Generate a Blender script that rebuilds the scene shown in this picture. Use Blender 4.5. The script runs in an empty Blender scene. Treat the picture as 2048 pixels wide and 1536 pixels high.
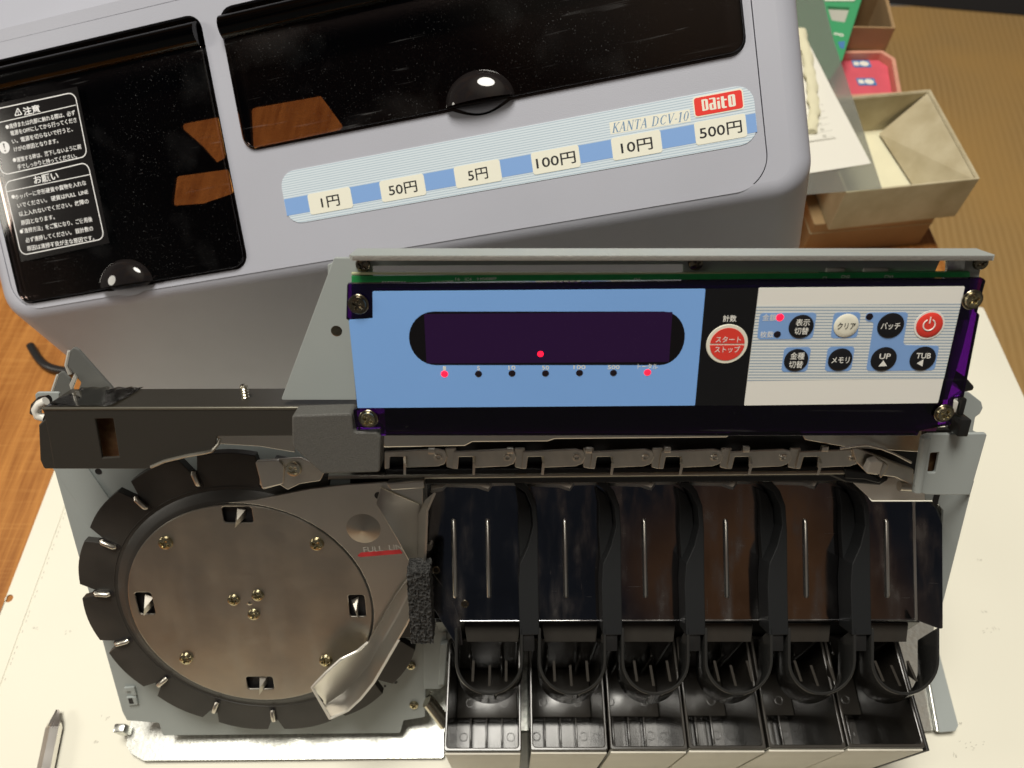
import bpy, bmesh, math, random
from mathutils import Vector, Matrix
from math import pi, sin, cos, radians, atan2, hypot

random.seed(7)
sc = bpy.context.scene
COL = sc.collection

# ------------------------------------------------------------------ camera
F_PX, PITCH, CAM_H = 1500.0, radians(56), 0.390          # focal length for a 2048 px wide picture
C = Vector((0, 0, CAM_H * 1000))                         # mm
FW = Vector((0, cos(PITCH), -sin(PITCH)))
UP = Vector((0, sin(PITCH), cos(PITCH)))
cam = bpy.data.cameras.new('camera')
cam.sensor_width = 36.0
cam.lens = 36.0 * F_PX / 2048
cam.clip_start, cam.clip_end = 0.01, 50
cam.dof.use_dof = True
cam.dof.focus_distance = 0.268
cam.dof.aperture_fstop = 14.0
camo = bpy.data.objects.new('camera', cam)
camo.location = (0, 0, CAM_H)
camo.rotation_euler = (pi / 2 - PITCH, 0, 0)
COL.objects.link(camo)
sc.camera = camo

# ------------------------------------------------------------------ world and lamps (a room at night under a ceiling lamp)
w = bpy.data.worlds.new('World'); sc.world = w; w.use_nodes = True
nt = w.node_tree
bg = nt.nodes['Background']
tc = nt.nodes.new('ShaderNodeTexCoord'); ns = nt.nodes.new('ShaderNodeTexNoise'); rp_ = nt.nodes.new('ShaderNodeValToRGB')
ns.inputs['Scale'].default_value = 3.4; ns.inputs['Detail'].default_value = 1.5
rp_.color_ramp.elements[0].position = .46; rp_.color_ramp.elements[0].color = (.019, .021, .026, 1)
rp_.color_ramp.elements[1].position = .66; rp_.color_ramp.elements[1].color = (.125, .062, .030, 1)
sz = nt.nodes.new('ShaderNodeSeparateXYZ'); el = nt.nodes.new('ShaderNodeValToRGB'); mx = nt.nodes.new('ShaderNodeMix'); mx.data_type = 'RGBA'
el.color_ramp.elements[0].position = .84; el.color_ramp.elements[0].color = (0, 0, 0, 1)
el.color_ramp.elements[1].position = .99; el.color_ramp.elements[1].color = (1, 1, 1, 1)
mx.inputs[7].default_value = (.55, .49, .40, 1)
mpn = nt.nodes.new('ShaderNodeMapping'); mpn.inputs['Location'].default_value = (0.3, 0, 0.7)  # noise shifted so made-up navy and brown patches reflect in the chutes
nt.links.new(tc.outputs['Generated'], mpn.inputs['Vector']); nt.links.new(mpn.outputs['Vector'], ns.inputs['Vector']); nt.links.new(ns.outputs['Fac'], rp_.inputs['Fac'])
nt.links.new(tc.outputs['Generated'], sz.inputs[0]); nt.links.new(sz.outputs['Z'], el.inputs['Fac'])
lo_ = nt.nodes.new('ShaderNodeValToRGB'); mx0 = nt.nodes.new('ShaderNodeMix'); mx0.data_type = 'RGBA'      # plain dim walls low down
lo_.color_ramp.elements[0].position = .35; lo_.color_ramp.elements[1].position = .60
mx0.inputs[6].default_value = (.105, .100, .090, 1)
nt.links.new(sz.outputs['Z'], lo_.inputs['Fac']); nt.links.new(lo_.outputs['Color'], mx0.inputs['Factor']); nt.links.new(rp_.outputs['Color'], mx0.inputs[7])
nt.links.new(el.outputs['Color'], mx.inputs['Factor']); nt.links.new(mx0.outputs[2], mx.inputs[6])
nt.links.new(mx.outputs[2], bg.inputs['Color'])
bg.inputs['Strength'].default_value = 1.0

def lamp(name, loc, target, power, size, color):
    l = bpy.data.lights.new(name, 'AREA'); l.shape = 'DISK'; l.size = size; l.energy = power; l.color = color
    o = bpy.data.objects.new(name, l); o.location = loc
    o.rotation_euler = (Vector(target) - Vector(loc)).to_track_quat('-Z', 'Y').to_euler()
    COL.objects.link(o)
lamp('ceiling_lamp', (-.21, .37, 2.00), (0, .15, .05), 46.0, .80, (1, .96, .87))
lamp('fill_lamp', (-1.05, -.02, .58), (0, .15, .1), 2.6, .30, (1, .94, .82))  # added fill light from the left, not a known lamp of the room

vs = sc.view_settings
vs.view_transform = 'Standard'; vs.look = 'None'; vs.gamma = 1; vs.exposure = -0.10; vs.use_curve_mapping = False
sc.render.engine = 'CYCLES'
sc.cycles.max_bounces = 10; sc.cycles.transparent_max_bounces = 24; sc.cycles.glossy_bounces = 6
sc.cycles.caustics_reflective = False; sc.cycles.caustics_refractive = False
sc.cycles.sample_clamp_indirect = 3.0
sc.cycles.use_denoising = True

# ------------------------------------------------------------------ frames: planes of the place, in mm
def ray(x, y):
    return FW + Vector((1, 0, 0)) * ((x - 1024) / F_PX) - UP * ((y - 768) / F_PX)

class Frame:
    def __init__(s, o, a, b):
        s.o = Vector(o); s.a = Vector(a).normalized(); b = Vector(b); b = b - s.a * b.dot(s.a)
        s.b = b.normalized(); s.n = s.a.cross(s.b)
        m = Matrix.Identity(4)
        for i in range(3):
            m[i][0] = s.a[i]; m[i][1] = s.b[i]; m[i][2] = s.n[i]; m[i][3] = s.o[i] * .001
        s.M = m
    def at(s, x, y, w=0):                      # where the sight line of a picture point meets the plane
        d = ray(x, y); o = s.o + s.n * w
        X = C + d * ((o - C).dot(s.n) / d.dot(s.n)) - s.o
        return (X.dot(s.a), X.dot(s.b))
    def pts(s, w, P): return [s.at(x, y, w) for x, y in P]
    def W(s, u, v, w=0): return s.o + s.a * u + s.b * v + s.n * w
    def moved(s, u, v, w=0, rot=0):
        a = s.a * cos(rot) + s.b * sin(rot); b = s.b * cos(rot) - s.a * sin(rot)
        return Frame(s.W(u, v, w), a, b)

TL = radians(57)
T = Frame((0, 0, 0), (1, 0, 0), (0, 1, 0))                                   # table top
CH = Frame((0, 59, 15), (1, 0, 0), (0, cos(TL), sin(TL)))                    # chassis plate, sloping
CT = Frame(C + FW * 300, (1, 0, 0), UP)                                      # coin chutes
CV = Frame(C + Vector((1.8, 240.8, -201.12)), (.97675, .00778, .21422), (-.15016, .738, .65788))   # cover face

# ------------------------------------------------------------------ materials
MAT = {}
def ramp(nt, src, p0, p1, c0=(0, 0, 0, 1), c1=(1, 1, 1, 1)):
    r = nt.nodes.new('ShaderNodeValToRGB')
    r.color_ramp.elements[0].position = p0; r.color_ramp.elements[0].color = c0
    r.color_ramp.elements[1].position = p1; r.color_ramp.elements[1].color = c1
    nt.links.new(src, r.inputs['Fac']); return r.outputs['Color']
def noise(nt, vec, scale, detail=4, stretch=None, rot=0):
    if stretch:
        mp = nt.nodes.new('ShaderNodeMapping'); mp.inputs['Scale'].default_value = stretch
        mp.inputs['Rotation'].default_value = (0, 0, rot); nt.links.new(vec, mp.inputs['Vector']); vec = mp.outputs['Vector']
    n = nt.nodes.new('ShaderNodeTexNoise'); n.inputs['Scale'].default_value = scale; n.inputs['Detail'].default_value = detail
    nt.links.new(vec, n.inputs['Vector']); return n.outputs['Fac']
def mixc(nt, fac, a, b, mode='MIX'):
    m = nt.nodes.new('ShaderNodeMix'); m.data_type = 'RGBA'; m.blend_type = mode
    for s, v in ((m.inputs['Factor'], fac), (m.inputs[6], a), (m.inputs[7], b)):
        if hasattr(v, 'links') or hasattr(v, 'is_linked'): nt.links.new(v, s)
        else: s.default_value = v
    return m.outputs[2]
def math_(nt, op, a, b=None):
    m = nt.nodes.new('ShaderNodeMath'); m.operation = op
    for i, v in enumerate((a, b)):
        if v is None: continue
        if hasattr(v, 'is_linked'): nt.links.new(v, m.inputs[i])
        else: m.inputs[i].default_value = v
    return m.outputs[0]
def rgba(c): return (c[0], c[1], c[2], 1)

def M(name, col, rough=.5, metal=0, var=0, vscale=60, vcol=None, bump=0, bscale=900, rvar=0, rscale=80, spec=.5,
      dust=0, dustcol=(.6, .58, .52), brushed=0, brush_dir=(1, 40, 1), scratch=0, emit=0, coat=0, smudge=0):
    m = bpy.data.materials.new(name); m.use_nodes = True; MAT[name] = m
    nt = m.node_tree; b = nt.nodes['Principled BSDF']
    tc = nt.nodes.new('ShaderNodeTexCoord'); vec = tc.outputs['Object']
    b.inputs['Base Color'].default_value = rgba(col); b.inputs['Roughness'].default_value = rough
    b.inputs['Metallic'].default_value = metal; b.inputs['Specular IOR Level'].default_value = spec
    b.inputs['Coat Weight'].default_value = coat; b.inputs['Coat Roughness'].default_value = .08
    cs = rgba(col)
    if var:
        f = ramp(nt, noise(nt, vec, vscale, 5), .35, .68)
        cs = mixc(nt, f, rgba(col), rgba(vcol if vcol else tuple(c * (1 - var) for c in col)))
    rs = None
    if rvar:
        f = noise(nt, vec, rscale, 5)
        rs = math_(nt, 'ADD', math_(nt, 'MULTIPLY', f, rvar), rough - rvar / 2)
    if dust:
        d1 = ramp(nt, noise(nt, vec, 2600, 2), .70, .76)
        d2 = ramp(nt, noise(nt, vec, 35, 3), .40, .68)
        dm = math_(nt, 'MULTIPLY', math_(nt, 'MULTIPLY', d1, d2), dust)
        cs = mixc(nt, dm, cs, rgba(dustcol))
        b.inputs['Roughness'].default_value = rough
        rs = math_(nt, 'ADD', rs if rs is not None else rough, math_(nt, 'MULTIPLY', dm, .5))
    if scratch:
        s1 = ramp(nt, noise(nt, vec, 60, 2, (1, 34, 1), .7), .715, .74)
        s2 = ramp(nt, noise(nt, vec, 55, 2, (30, 1, 1), .35), .72, .745)
        s3 = ramp(nt, noise(nt, vec, 30, 2), .45, .62)
        sm = math_(nt, 'MULTIPLY', math_(nt, 'MULTIPLY', math_(nt, 'MAXIMUM', s1, s2), s3), scratch)
        cs = mixc(nt, sm, cs, rgba(dustcol))
        rs = math_(nt, 'ADD', rs if rs is not None else rough, math_(nt, 'MULTIPLY', sm, .5))
    if smudge:
        g1 = ramp(nt, noise(nt, vec, 26, 6, (5, 1.1, 1)), .48, .78); g2 = ramp(nt, noise(nt, vec, 70, 5, (1.5, 1, 1), .6), .52, .80)
        g = math_(nt, 'MULTIPLY', math_(nt, 'ADD', g1, math_(nt, 'MULTIPLY', g2, .6)), smudge)
        cs = mixc(nt, g, cs, (.52, .51, .48, 1))
        rs = math_(nt, 'ADD', rs if rs is not None else rough, math_(nt, 'MULTIPLY', g, .45))
    hb = None
    if brushed:
        f = noise(nt, vec, 90, 4, brush_dir)
        rs = math_(nt, 'ADD', rs if rs is not None else rough, math_(nt, 'MULTIPLY', math_(nt, 'SUBTRACT', f, .5), brushed))
        hb = f
    if hasattr(cs, 'is_linked'): nt.links.new(cs, b.inputs['Base Color'])
    if rs is not None: nt.links.new(rs, b.inputs['Roughness'])
    if bump:
        bp = nt.nodes.new('ShaderNodeBump'); bp.inputs['Strength'].default_value = bump; bp.inputs['Distance'].default_value = .0004
        nt.links.new(noise(nt, vec, bscale, 3), bp.inputs['Height']); nt.links.new(bp.outputs['Normal'], b.inputs['Normal'])
    if emit:
        b.inputs['Emission Color'].default_value = rgba(col); b.inputs['Emission Strength'].default_value = emit
    return m

def tinted(name, tint, rough=.04, dust=0, refl=1.0, haze=0, hazecol=(.5, .5, .48)):
    m = bpy.data.materials.new(name); m.use_nodes = True; MAT[name] = m
    nt = m.node_tree; nt.nodes.remove(nt.nodes['Principled BSDF']); out = nt.nodes['Material Output']
    tr = nt.nodes.new('ShaderNodeBsdfTransparent'); tr.inputs['Color'].default_value = rgba(tint)
    gl = nt.nodes.new('ShaderNodeBsdfGlossy'); gl.inputs['Roughness'].default_value = rough
    fr = nt.nodes.new('ShaderNodeFresnel'); fr.inputs['IOR'].default_value = 1.49
    mx = nt.nodes.new('ShaderNodeMixShader')
    nt.links.new(math_(nt, 'MULTIPLY', fr.outputs['Fac'], refl), mx.inputs['Fac'])
    nt.links.new(tr.outputs[0], mx.inputs[1]); nt.links.new(gl.outputs[0], mx.inputs[2])
    res = mx.outputs[0]
    if dust or haze:
        tc = nt.nodes.new('ShaderNodeTexCoord'); vec = tc.outputs['Object']
        df = nt.nodes.new('ShaderNodeBsdfDiffuse'); df.inputs['Color'].default_value = rgba(hazecol)
        fac = None
        if dust:
            d1 = ramp(nt, noise(nt, vec, 2300, 2), .70, .77)
            d2 = ramp(nt, noise(nt, vec, 22, 3), .38, .70)
            s1 = ramp(nt, noise(nt, vec, 16, 3, (1, 26, 1), 1.15), .66, .69)
            s2 = ramp(nt, noise(nt, vec, 13, 3, (1, 30, 1), -.5), .67, .695)
            s3 = ramp(nt, noise(nt, vec, 17, 2), .50, .66)
            a = math_(nt, 'MULTIPLY', d1, d2); b_ = math_(nt, 'MULTIPLY', math_(nt, 'MAXIMUM', s1, s2), s3)
            smear = ramp(nt, noise(nt, vec, 25, 6), .55, .80)
            fac = math_(nt, 'MULTIPLY', math_(nt, 'ADD', math_(nt, 'ADD', a, math_(nt, 'MULTIPLY', b_, .22)), math_(nt, 'MULTIPLY', smear, .05)), dust)
        if haze: fac = math_(nt, 'ADD', fac, haze) if fac is not None else haze
        mx2 = nt.nodes.new('ShaderNodeMixShader')
        if hasattr(fac, 'is_linked'): nt.links.new(fac, mx2.inputs['Fac'])
        else: mx2.inputs['Fac'].default_value = fac
        nt.links.new(res, mx2.inputs[1]); nt.links.new(df.outputs[0], mx2.inputs[2]); res = mx2.outputs[0]
    nt.links.new(res, out.inputs['Surface'])
    return m

M('lilac_plastic', (.41, .42, .48), .42, bump=.16, bscale=2600, var=.05, vscale=20, rvar=.1)
M('dark_inside', (.035, .035, .04), .6)
M('black_inside', (.010, .009, .010), .5)
tinted('smoked_lid', (.53, .455, .43), .035, dust=.60, hazecol=(.42, .42, .42))
tinted('smoked_hinge', (.07, .05, .06), .12, refl=.8)
tinted('clear_tape', (.75, .72, .66), .08, refl=2.0)
tinted('purple_acrylic', (.29, .06, .47), .05, dust=.12)
tinted('clear_folder', (.93, .94, .92), .22, refl=.8, haze=.10, hazecol=(.55, .57, .52))
M('print_white', (.80, .79, .74), .38)
M('sticker_text', (.80, .80, .80), .5)
M('print_cream', (.78, .77, .66), .42)
M('print_blue', (.215, .375, .70), .36)
M('panel_blue', (.215, .43, .86), .34, rvar=.06, rscale=30, var=.03, vscale=25)
M('panel_black', (.006, .006, .007), .28, dust=.25)
M('display_black', (.004, .003, .004), .12)
M('display_purple', (.022, .005, .042), .12, dust=.35, dustcol=(.3, .2, .3))
M('print_red', (.75, .035, .025), .38)
M('print_black', (.012, .012, .014), .4)
M('button_black', (.010, .010, .012), .28)
M('button_red', (.72, .05, .035), .36)
M('button_cream', (.78, .76, .64), .36)
M('print_steel_blue', (.16, .27, .42), .4)
M('led_dark', (.012, .008, .012), .2)
M('led_red', (1.0, .008, .035), .3, emit=1.9)
M('led_soft', (1.0, .015, .05), .3, emit=1.1)
M('grey_steel', (.345, .375, .365), .40, bump=.05, bscale=1500, var=.06, vscale=22, rvar=.12, dust=.10, dustcol=(.12, .11, .10))
M('grey_edge', (.50, .48, .44), .35, metal=.7, bump=.5, bscale=1200)
M('galvanised', (.76, .77, .72), .32, metal=1, var=.35, vscale=420, rvar=.25, rscale=420, bump=.12, bscale=500)
M('zinc', (.66, .62, .50), .24, metal=1, var=.15, rvar=.1)
M('screw_brass', (.52, .46, .30), .22, metal=1, var=.25, vscale=900)
M('screw_dark', (.26, .23, .17), .24, metal=1, var=.3, vscale=900)
M('stainless', (.66, .635, .58), .34, metal=1, brushed=.10, var=.14, vscale=28, rvar=.12, rscale=30, dust=.12)
M('stainless_hub', (.52, .48, .41), .34, metal=1, brushed=.12, brush_dir=(1, 14, 1), var=.22, vscale=42, vcol=(.40, .38, .345), rvar=.12, rscale=36, smudge=.14)
M('rib_steel', (.86, .84, .78), .30, metal=1)
M('nickel', (.74, .70, .62), .36, metal=1, rvar=.2, rscale=150, var=.2, vscale=120, dust=.2)
M('nickel_dark', (.46, .44, .38), .36, metal=1, rvar=.25, rscale=120, dust=.3, dustcol=(.3, .28, .22))
M('chute_steel', (.31, .31, .325), .07, metal=1, rvar=.10, rscale=55, scratch=.5, dust=.7, dustcol=(.42, .42, .42), var=.25, vscale=40, brushed=.05, smudge=.65)
M('black_steel', (.030, .027, .022), .42, bump=.10, bscale=2200, dust=.18, dustcol=(.22, .20, .16), rvar=.12, rscale=40)
M('black_cast', (.10, .098, .09), .46, bump=.55, bscale=2600, var=.25, vscale=2200)
M('disc_rubber', (.021, .020, .018), .44, var=.5, vscale=45, vcol=(.042, .038, .033), rvar=.2, rscale=50, bump=.06, bscale=900, dust=.25, dustcol=(.10, .095, .085))
M('black_plastic', (.012, .012, .012), .32, rvar=.15, rscale=60, dust=.2, dustcol=(.16, .16, .15), bump=.04)
M('divider_plastic', (.010, .011, .012), .50, dust=.12, dustcol=(.16, .16, .15), bump=.05, bscale=1600, spec=.35)
M('tray_plastic', (.040, .036, .031), .20, rvar=.16, rscale=70, var=.3, vscale=55, dust=.15, dustcol=(.2, .2, .18))
M('cup_plastic', (.022, .022, .021), .17, rvar=.1, rscale=70, dust=.25, dustcol=(.2, .2, .19))
M('tray_front_cream', (.62, .59, .50), .5, var=.08, vscale=60)
M('white_plastic', (.72, .70, .64), .4)
M('pcb_green', (.030, .30, .085), .32, var=.2, vscale=200)
M('pcb_edge', (.45, .47, .28), .5)
M('silk_white', (.75, .76, .70), .5)
M('connector', (.55, .54, .50), .5)
M('cable_black', (.015, .014, .014), .35)
M('rust_film', (.15, .075, .04), .28, metal=.6, var=.5, vscale=420, vcol=(.22, .13, .06))
M('paper_white', (.80, .775, .655), .62, bump=.05, bscale=500, var=.035, vscale=9, dust=.05, dustcol=(.45, .41, .33))
M('paper_mark', (.40, .37, .30), .8)
M('paper_sheet', (.78, .76, .68), .6, bump=.04, bscale=300)
M('print_grey', (.45, .44, .38), .7)
M('box_cream', (.56, .49, .33), .72, bump=.25, bscale=420, var=.14, vscale=50, vcol=(.43, .36, .22))
M('box_paper', (.80, .76, .54), .7, bump=.1, bscale=200, var=.06)
M('box_tan', (.42, .27, .13), .72, bump=.15, bscale=350, var=.18, vscale=35)
M('cord_cream', (.72, .68, .48), .8, bump=.5, bscale=700)
M('green_case', (.055, .33, .14), .42)
M('pink_plastic', (.70, .11, .15), .5, var=.1, vscale=80)
M('pink_rim', (.70, .34, .24), .4, var=.15, vscale=90)
M('tag_blue', (.07, .20, .45), .5)
M('tool_steel', (.88, .86, .82), .28, metal=1, rvar=.1)
M('tool_tip', (.45, .41, .37), .32, metal=1)
M('handle_red', (.35, .03, .02), .35)
M('red_paint', (.62, .04, .045), .45, var=.25, vscale=180)
M('etch_pale', (.70, .68, .62), .4, metal=.5)

def foam_mat():
    m = M('foam', (.014, .014, .014), .78)
    nt = m.node_tree; b = nt.nodes['Principled BSDF']; tc = nt.nodes.new('ShaderNodeTexCoord')
    v = nt.nodes.new('ShaderNodeTexVoronoi'); v.inputs['Scale'].default_value = 720
    nt.links.new(tc.outputs['Object'], v.inputs['Vector'])
    nt.links.new(ramp(nt, v.outputs['Distance'], .1, .75, (.003, .003, .003, 1), (.045, .044, .042, 1)), b.inputs['Base Color'])
    bp = nt.nodes.new('ShaderNodeBump'); bp.inputs['Strength'].default_value = 1; bp.inputs['Distance'].default_value = .0009
    nt.links.new(v.outputs['Distance'], bp.inputs['Height']); nt.links.new(bp.outputs['Normal'], b.inputs['Normal'])
foam_mat()

def wood_mat():
    m = M('table_wood', (.4, .17, .04), .38)
    nt = m.node_tree; b = nt.nodes['Principled BSDF']; tc = nt.nodes.new('ShaderNodeTexCoord'); vec = tc.outputs['Object']
    g1 = noise(nt, vec, 26, 6, (9, .55, 1), .05); g2 = noise(nt, vec, 90, 4, (12, .5, 1), .05); g3 = noise(nt, vec, 7, 3, (3, .6, 1), .05)
    f = math_(nt, 'ADD', math_(nt, 'MULTIPLY', g1, .6), math_(nt, 'ADD', math_(nt, 'MULTIPLY', g2, .25), math_(nt, 'MULTIPLY', g3, .3)))
    c = ramp(nt, f, .42, .74, (.235, .076, .012, 1), (.50, .215, .050, 1))
    cross = ramp(nt, noise(nt, vec, 60, 4, (.5, 11, 1)), .50, .75)
    c = mixc(nt, math_(nt, 'MULTIPLY', cross, .35), c, (.58, .28, .075, 1))
    nt.links.new(c, b.inputs['Base Color'])
    bp = nt.nodes.new('ShaderNodeBump'); bp.inputs['Strength'].default_value = .15; bp.inputs['Distance'].default_value = .0006
    nt.links.new(f, bp.inputs['Height']); nt.links.new(bp.outputs['Normal'], b.inputs['Normal'])
wood_mat()

def tatami_mat():
    m = M('tatami_straw', (.3, .2, .08), .7)
    nt = m.node_tree; b = nt.nodes['Principled BSDF']; tc = nt.nodes.new('ShaderNodeTexCoord'); vec = tc.outputs['Object']
    sx = nt.nodes.new('ShaderNodeSeparateXYZ')
    wob = noise(nt, vec, 5, 2)
    nt.links.new(vec, sx.inputs[0])
    ph = math_(nt, 'ADD', math_(nt, 'MULTIPLY', math_(nt, 'ADD', sx.outputs['X'], math_(nt, 'MULTIPLY', sx.outputs['Y'], -.18)), 620.0), math_(nt, 'MULTIPLY', wob, 9.0))
    rib = math_(nt, 'ADD', math_(nt, 'MULTIPLY', math_(nt, 'SINE', ph), .5), .5)
    fib = noise(nt, vec, 260, 3, (1, 6, 1), -.4)
    f = math_(nt, 'ADD', math_(nt, 'MULTIPLY', rib, .36), math_(nt, 'MULTIPLY', fib, .64))
    c = ramp(nt, f, .15, .85, (.33, .195, .062, 1), (.49, .315, .125, 1))
    c = mixc(nt, ramp(nt, noise(nt, vec, 5, 3), .4, .7), c, (.47, .28, .09, 1))
    nt.links.new(c, b.inputs['Base Color'])
    bp = nt.nodes.new('ShaderNodeBump'); bp.inputs['Strength'].default_value = .6; bp.inputs['Distance'].default_value = .0016
    nt.links.new(f, bp.inputs['Height']); nt.links.new(bp.outputs['Normal'], b.inputs['Normal'])
tatami_mat()

def stripe_mat(name, base, line, period, duty, axis='Y'):           # printed fine lines
    m = M(name, base, .38)
    nt = m.node_tree; b = nt.nodes['Principled BSDF']; tc = nt.nodes.new('ShaderNodeTexCoord')
    sx = nt.nodes.new('ShaderNodeSeparateXYZ'); nt.links.new(tc.outputs['Object'], sx.inputs[0])
    fr = math_(nt, 'FRACT', math_(nt, 'MULTIPLY', sx.outputs[axis], 1000.0 / period))
    nt.links.new(mixc(nt, math_(nt, 'LESS_THAN', fr, duty), rgba(base), rgba(line)), b.inputs['Base Color'])
stripe_mat('label_stripes', (.63, .71, .77), (.41, .51, .60), .95, .34)
stripe_mat('panel_stripes', (.74, .76, .73), (.33, .41, .50), .95, .42)

# ------------------------------------------------------------------ object helpers
WM = {}
DEPS = None
def link(name, data, Mw, parent=None, label=None, category=None, group=None, kind=None):
    o = bpy.data.objects.new(name, data); COL.objects.link(o)
    if parent is not None:
        o.parent = parent; o.matrix_basis = WM[parent.name].inverted() @ Mw
    else: o.matrix_basis = Mw
    WM[o.name] = Mw.copy()
    if label: o['label'] = label
    if category: o['category'] = category
    if group: o['group'] = group
    if kind: o['kind'] = kind
    return o
def thing(name, label, category, base, group=None):                 # an Empty at the thing's base
    return link(name, None, Matrix.Translation(Vector(base) * .001), None, label, category, group)

def finish(me, mat, smooth=None):
    me.materials.clear(); me.materials.append(MAT[mat])
    if smooth is not None:
        me.polygons.foreach_set('use_smooth', [True] * len(me.polygons))
        me.set_sharp_from_angle(angle=radians(smooth))
    me.update(); return me
def mesh(verts, faces, mat, smooth=None, name='mesh'):
    me = bpy.data.meshes.new(name)
    me.from_pydata([(v[0] * .001, v[1] * .001, v[2] * .001) for v in verts], [], faces)
    bm = bmesh.new(); bm.from_mesh(me); bmesh.ops.recalc_face_normals(bm, faces=bm.faces); bm.to_mesh(me); bm.free()
    return finish(me, mat, smooth)

def plate_mesh(loops, z0, z1, mat, bevel=0, smooth=None):           # outlines (mm, first outer then holes) with real thickness
    cu = bpy.data.curves.new('outline', 'CURVE'); cu.dimensions = '2D'; cu.fill_mode = 'BOTH'
    for L in loops:
        sp = cu.splines.new('POLY'); sp.points.add(len(L) - 1); sp.use_cyclic_u = True
        for i, p in enumerate(L): sp.points[i].co = (p[0], p[1], 0, 1)
    cu.extrude = max((z1 - z0) / 2 - bevel, 0); cu.bevel_depth = bevel; cu.bevel_resolution = 1
    if bevel: cu.offset = -bevel
    ob = bpy.data.objects.new('outline', cu); COL.objects.link(ob)
    dg = bpy.context.evaluated_depsgraph_get(); me = bpy.data.meshes.new_from_object(ob.evaluated_get(dg))
    bpy.data.objects.remove(ob); bpy.data.curves.remove(cu)
    bm = bmesh.new(); bm.from_mesh(me)
    bmesh.ops.remove_doubles(bm, verts=bm.verts, dist=1e-4)
    for v in bm.verts: v.co = Vector((v.co.x, v.co.y, v.co.z + (z0 + z1) / 2)) * .001
    bmesh.ops.recalc_face_normals(bm, faces=bm.faces)
    bm.to_mesh(me); bm.free()
    return finish(me, mat, smooth if smooth is not None else 20)
def plate(name, parent, fr, loops, z0, z1, mat, bevel=0, **kw):
    if not isinstance(loops[0][0], (tuple, list)): loops = [loops]
    return link(name, plate_mesh(loops, z0, z1, mat, bevel), fr.M, parent, **kw)
def pplate(name, parent, fr, w, px, th, mat, bevel=0, r=0, holes=(), **kw):   # outline given as picture points on the plane at height w
    L = [rp(fr.pts(w, px), r)] + [rp(fr.pts(w, h), r * .6) for h in holes]
    return plate(name, parent, fr, L, w - th, w, mat, bevel, **kw)

def rp(P, r, n=5):                                                  # round the corners of an outline
    if not r: return list(P)
    out = []; N = len(P)
    for i in range(N):
        p0, p, p1 = Vector(P[i - 1]), Vector(P[i]), Vector(P[(i + 1) % N])
        a, b = p0 - p, p1 - p
        la, lb = a.length, b.length
        if la < 1e-6 or lb < 1e-6: out.append(tuple(p)); continue
        a /= la; b /= lb
        ang = a.angle(b) if a.length and b.length else pi
        if ang > 3.0: out.append(tuple(p)); continue
        d = min(r / math.tan(ang / 2), la * .48, lb * .48); rr = d * math.tan(ang / 2)
        c = p + (a + b).normalized() * (rr / sin(ang / 2))
        s, e = p + a * d - c, p + b * d - c
        a0 = atan2(s.y, s.x); da = atan2(e.y, e.x) - a0
        while da > pi: da -= 2 * pi
        while da < -pi: da += 2 * pi
        for k in range(n + 1):
            t = a0 + da * k / n; out.append((c.x + rr * cos(t), c.y + rr * sin(t)))
    return out
def rect(u0, v0, u1, v1, r=0): return rp([(u0, v0), (u1, v0), (u1, v1), (u0, v1)], r)
def circ(u, v, r, n=32, r2=None): return [(u + r * cos(2 * pi * k / n), v + (r2 or r) * sin(2 * pi * k / n)) for k in range(n)]

def box_mesh(x0, y0, z0, x1, y1, z1, mat, bevel=.3):
    bm = bmesh.new(); bmesh.ops.create_cube(bm, size=1)
    for v in bm.verts:
        v.co = Vector(((x0 + x1) / 2 + v.co.x * (x1 - x0), (y0 + y1) / 2 + v.co.y * (y1 - y0), (z0 + z1) / 2 + v.co.z * (z1 - z0))) * .001
    if bevel: bmesh.ops.bevel(bm, geom=bm.edges[:], offset=bevel * .001, segments=2, affect='EDGES', profile=.5)
    me = bpy.data.meshes.new('block'); bm.to_mesh(me); bm.free()
    return finish(me, mat, 40)
def box(name, parent, fr, b, mat, bevel=.3, **kw): return link(name, box_mesh(*b, mat, bevel), fr.M, parent, **kw)

def tube_mesh(P, r, mat, n=10, caps=True, r_end=None):
    P = [Vector(p) for p in P]; V, Fc = [], []
    ref = None; N = len(P)
    for i, p in enumerate(P):
        t = (P[min(i + 1, N - 1)] - P[max(i - 1, 0)]).normalized()
        if ref is None: ref = t.orthogonal().normalized()
        ref = (ref - t * ref.dot(t)).normalized(); bi = t.cross(ref)
        ri = r if r_end is None else r + (r_end - r) * i / (N - 1)
        for k in range(n): V.append(p + (ref * cos(2 * pi * k / n) + bi * sin(2 * pi * k / n)) * ri)
    for i in range(N - 1):
        for k in range(n): Fc.append((i * n + k, i * n + (k + 1) % n, (i + 1) * n + (k + 1) % n, (i + 1) * n + k))
    if caps: Fc += [tuple(range(n)), tuple(range((N - 1) * n, N * n))]
    return mesh(V, Fc, mat, 40)
def tube(name, parent, fr, P, r, mat, n=10, **kw): return link(name, tube_mesh(P, r, mat, n), fr.M, parent, **kw)

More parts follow.
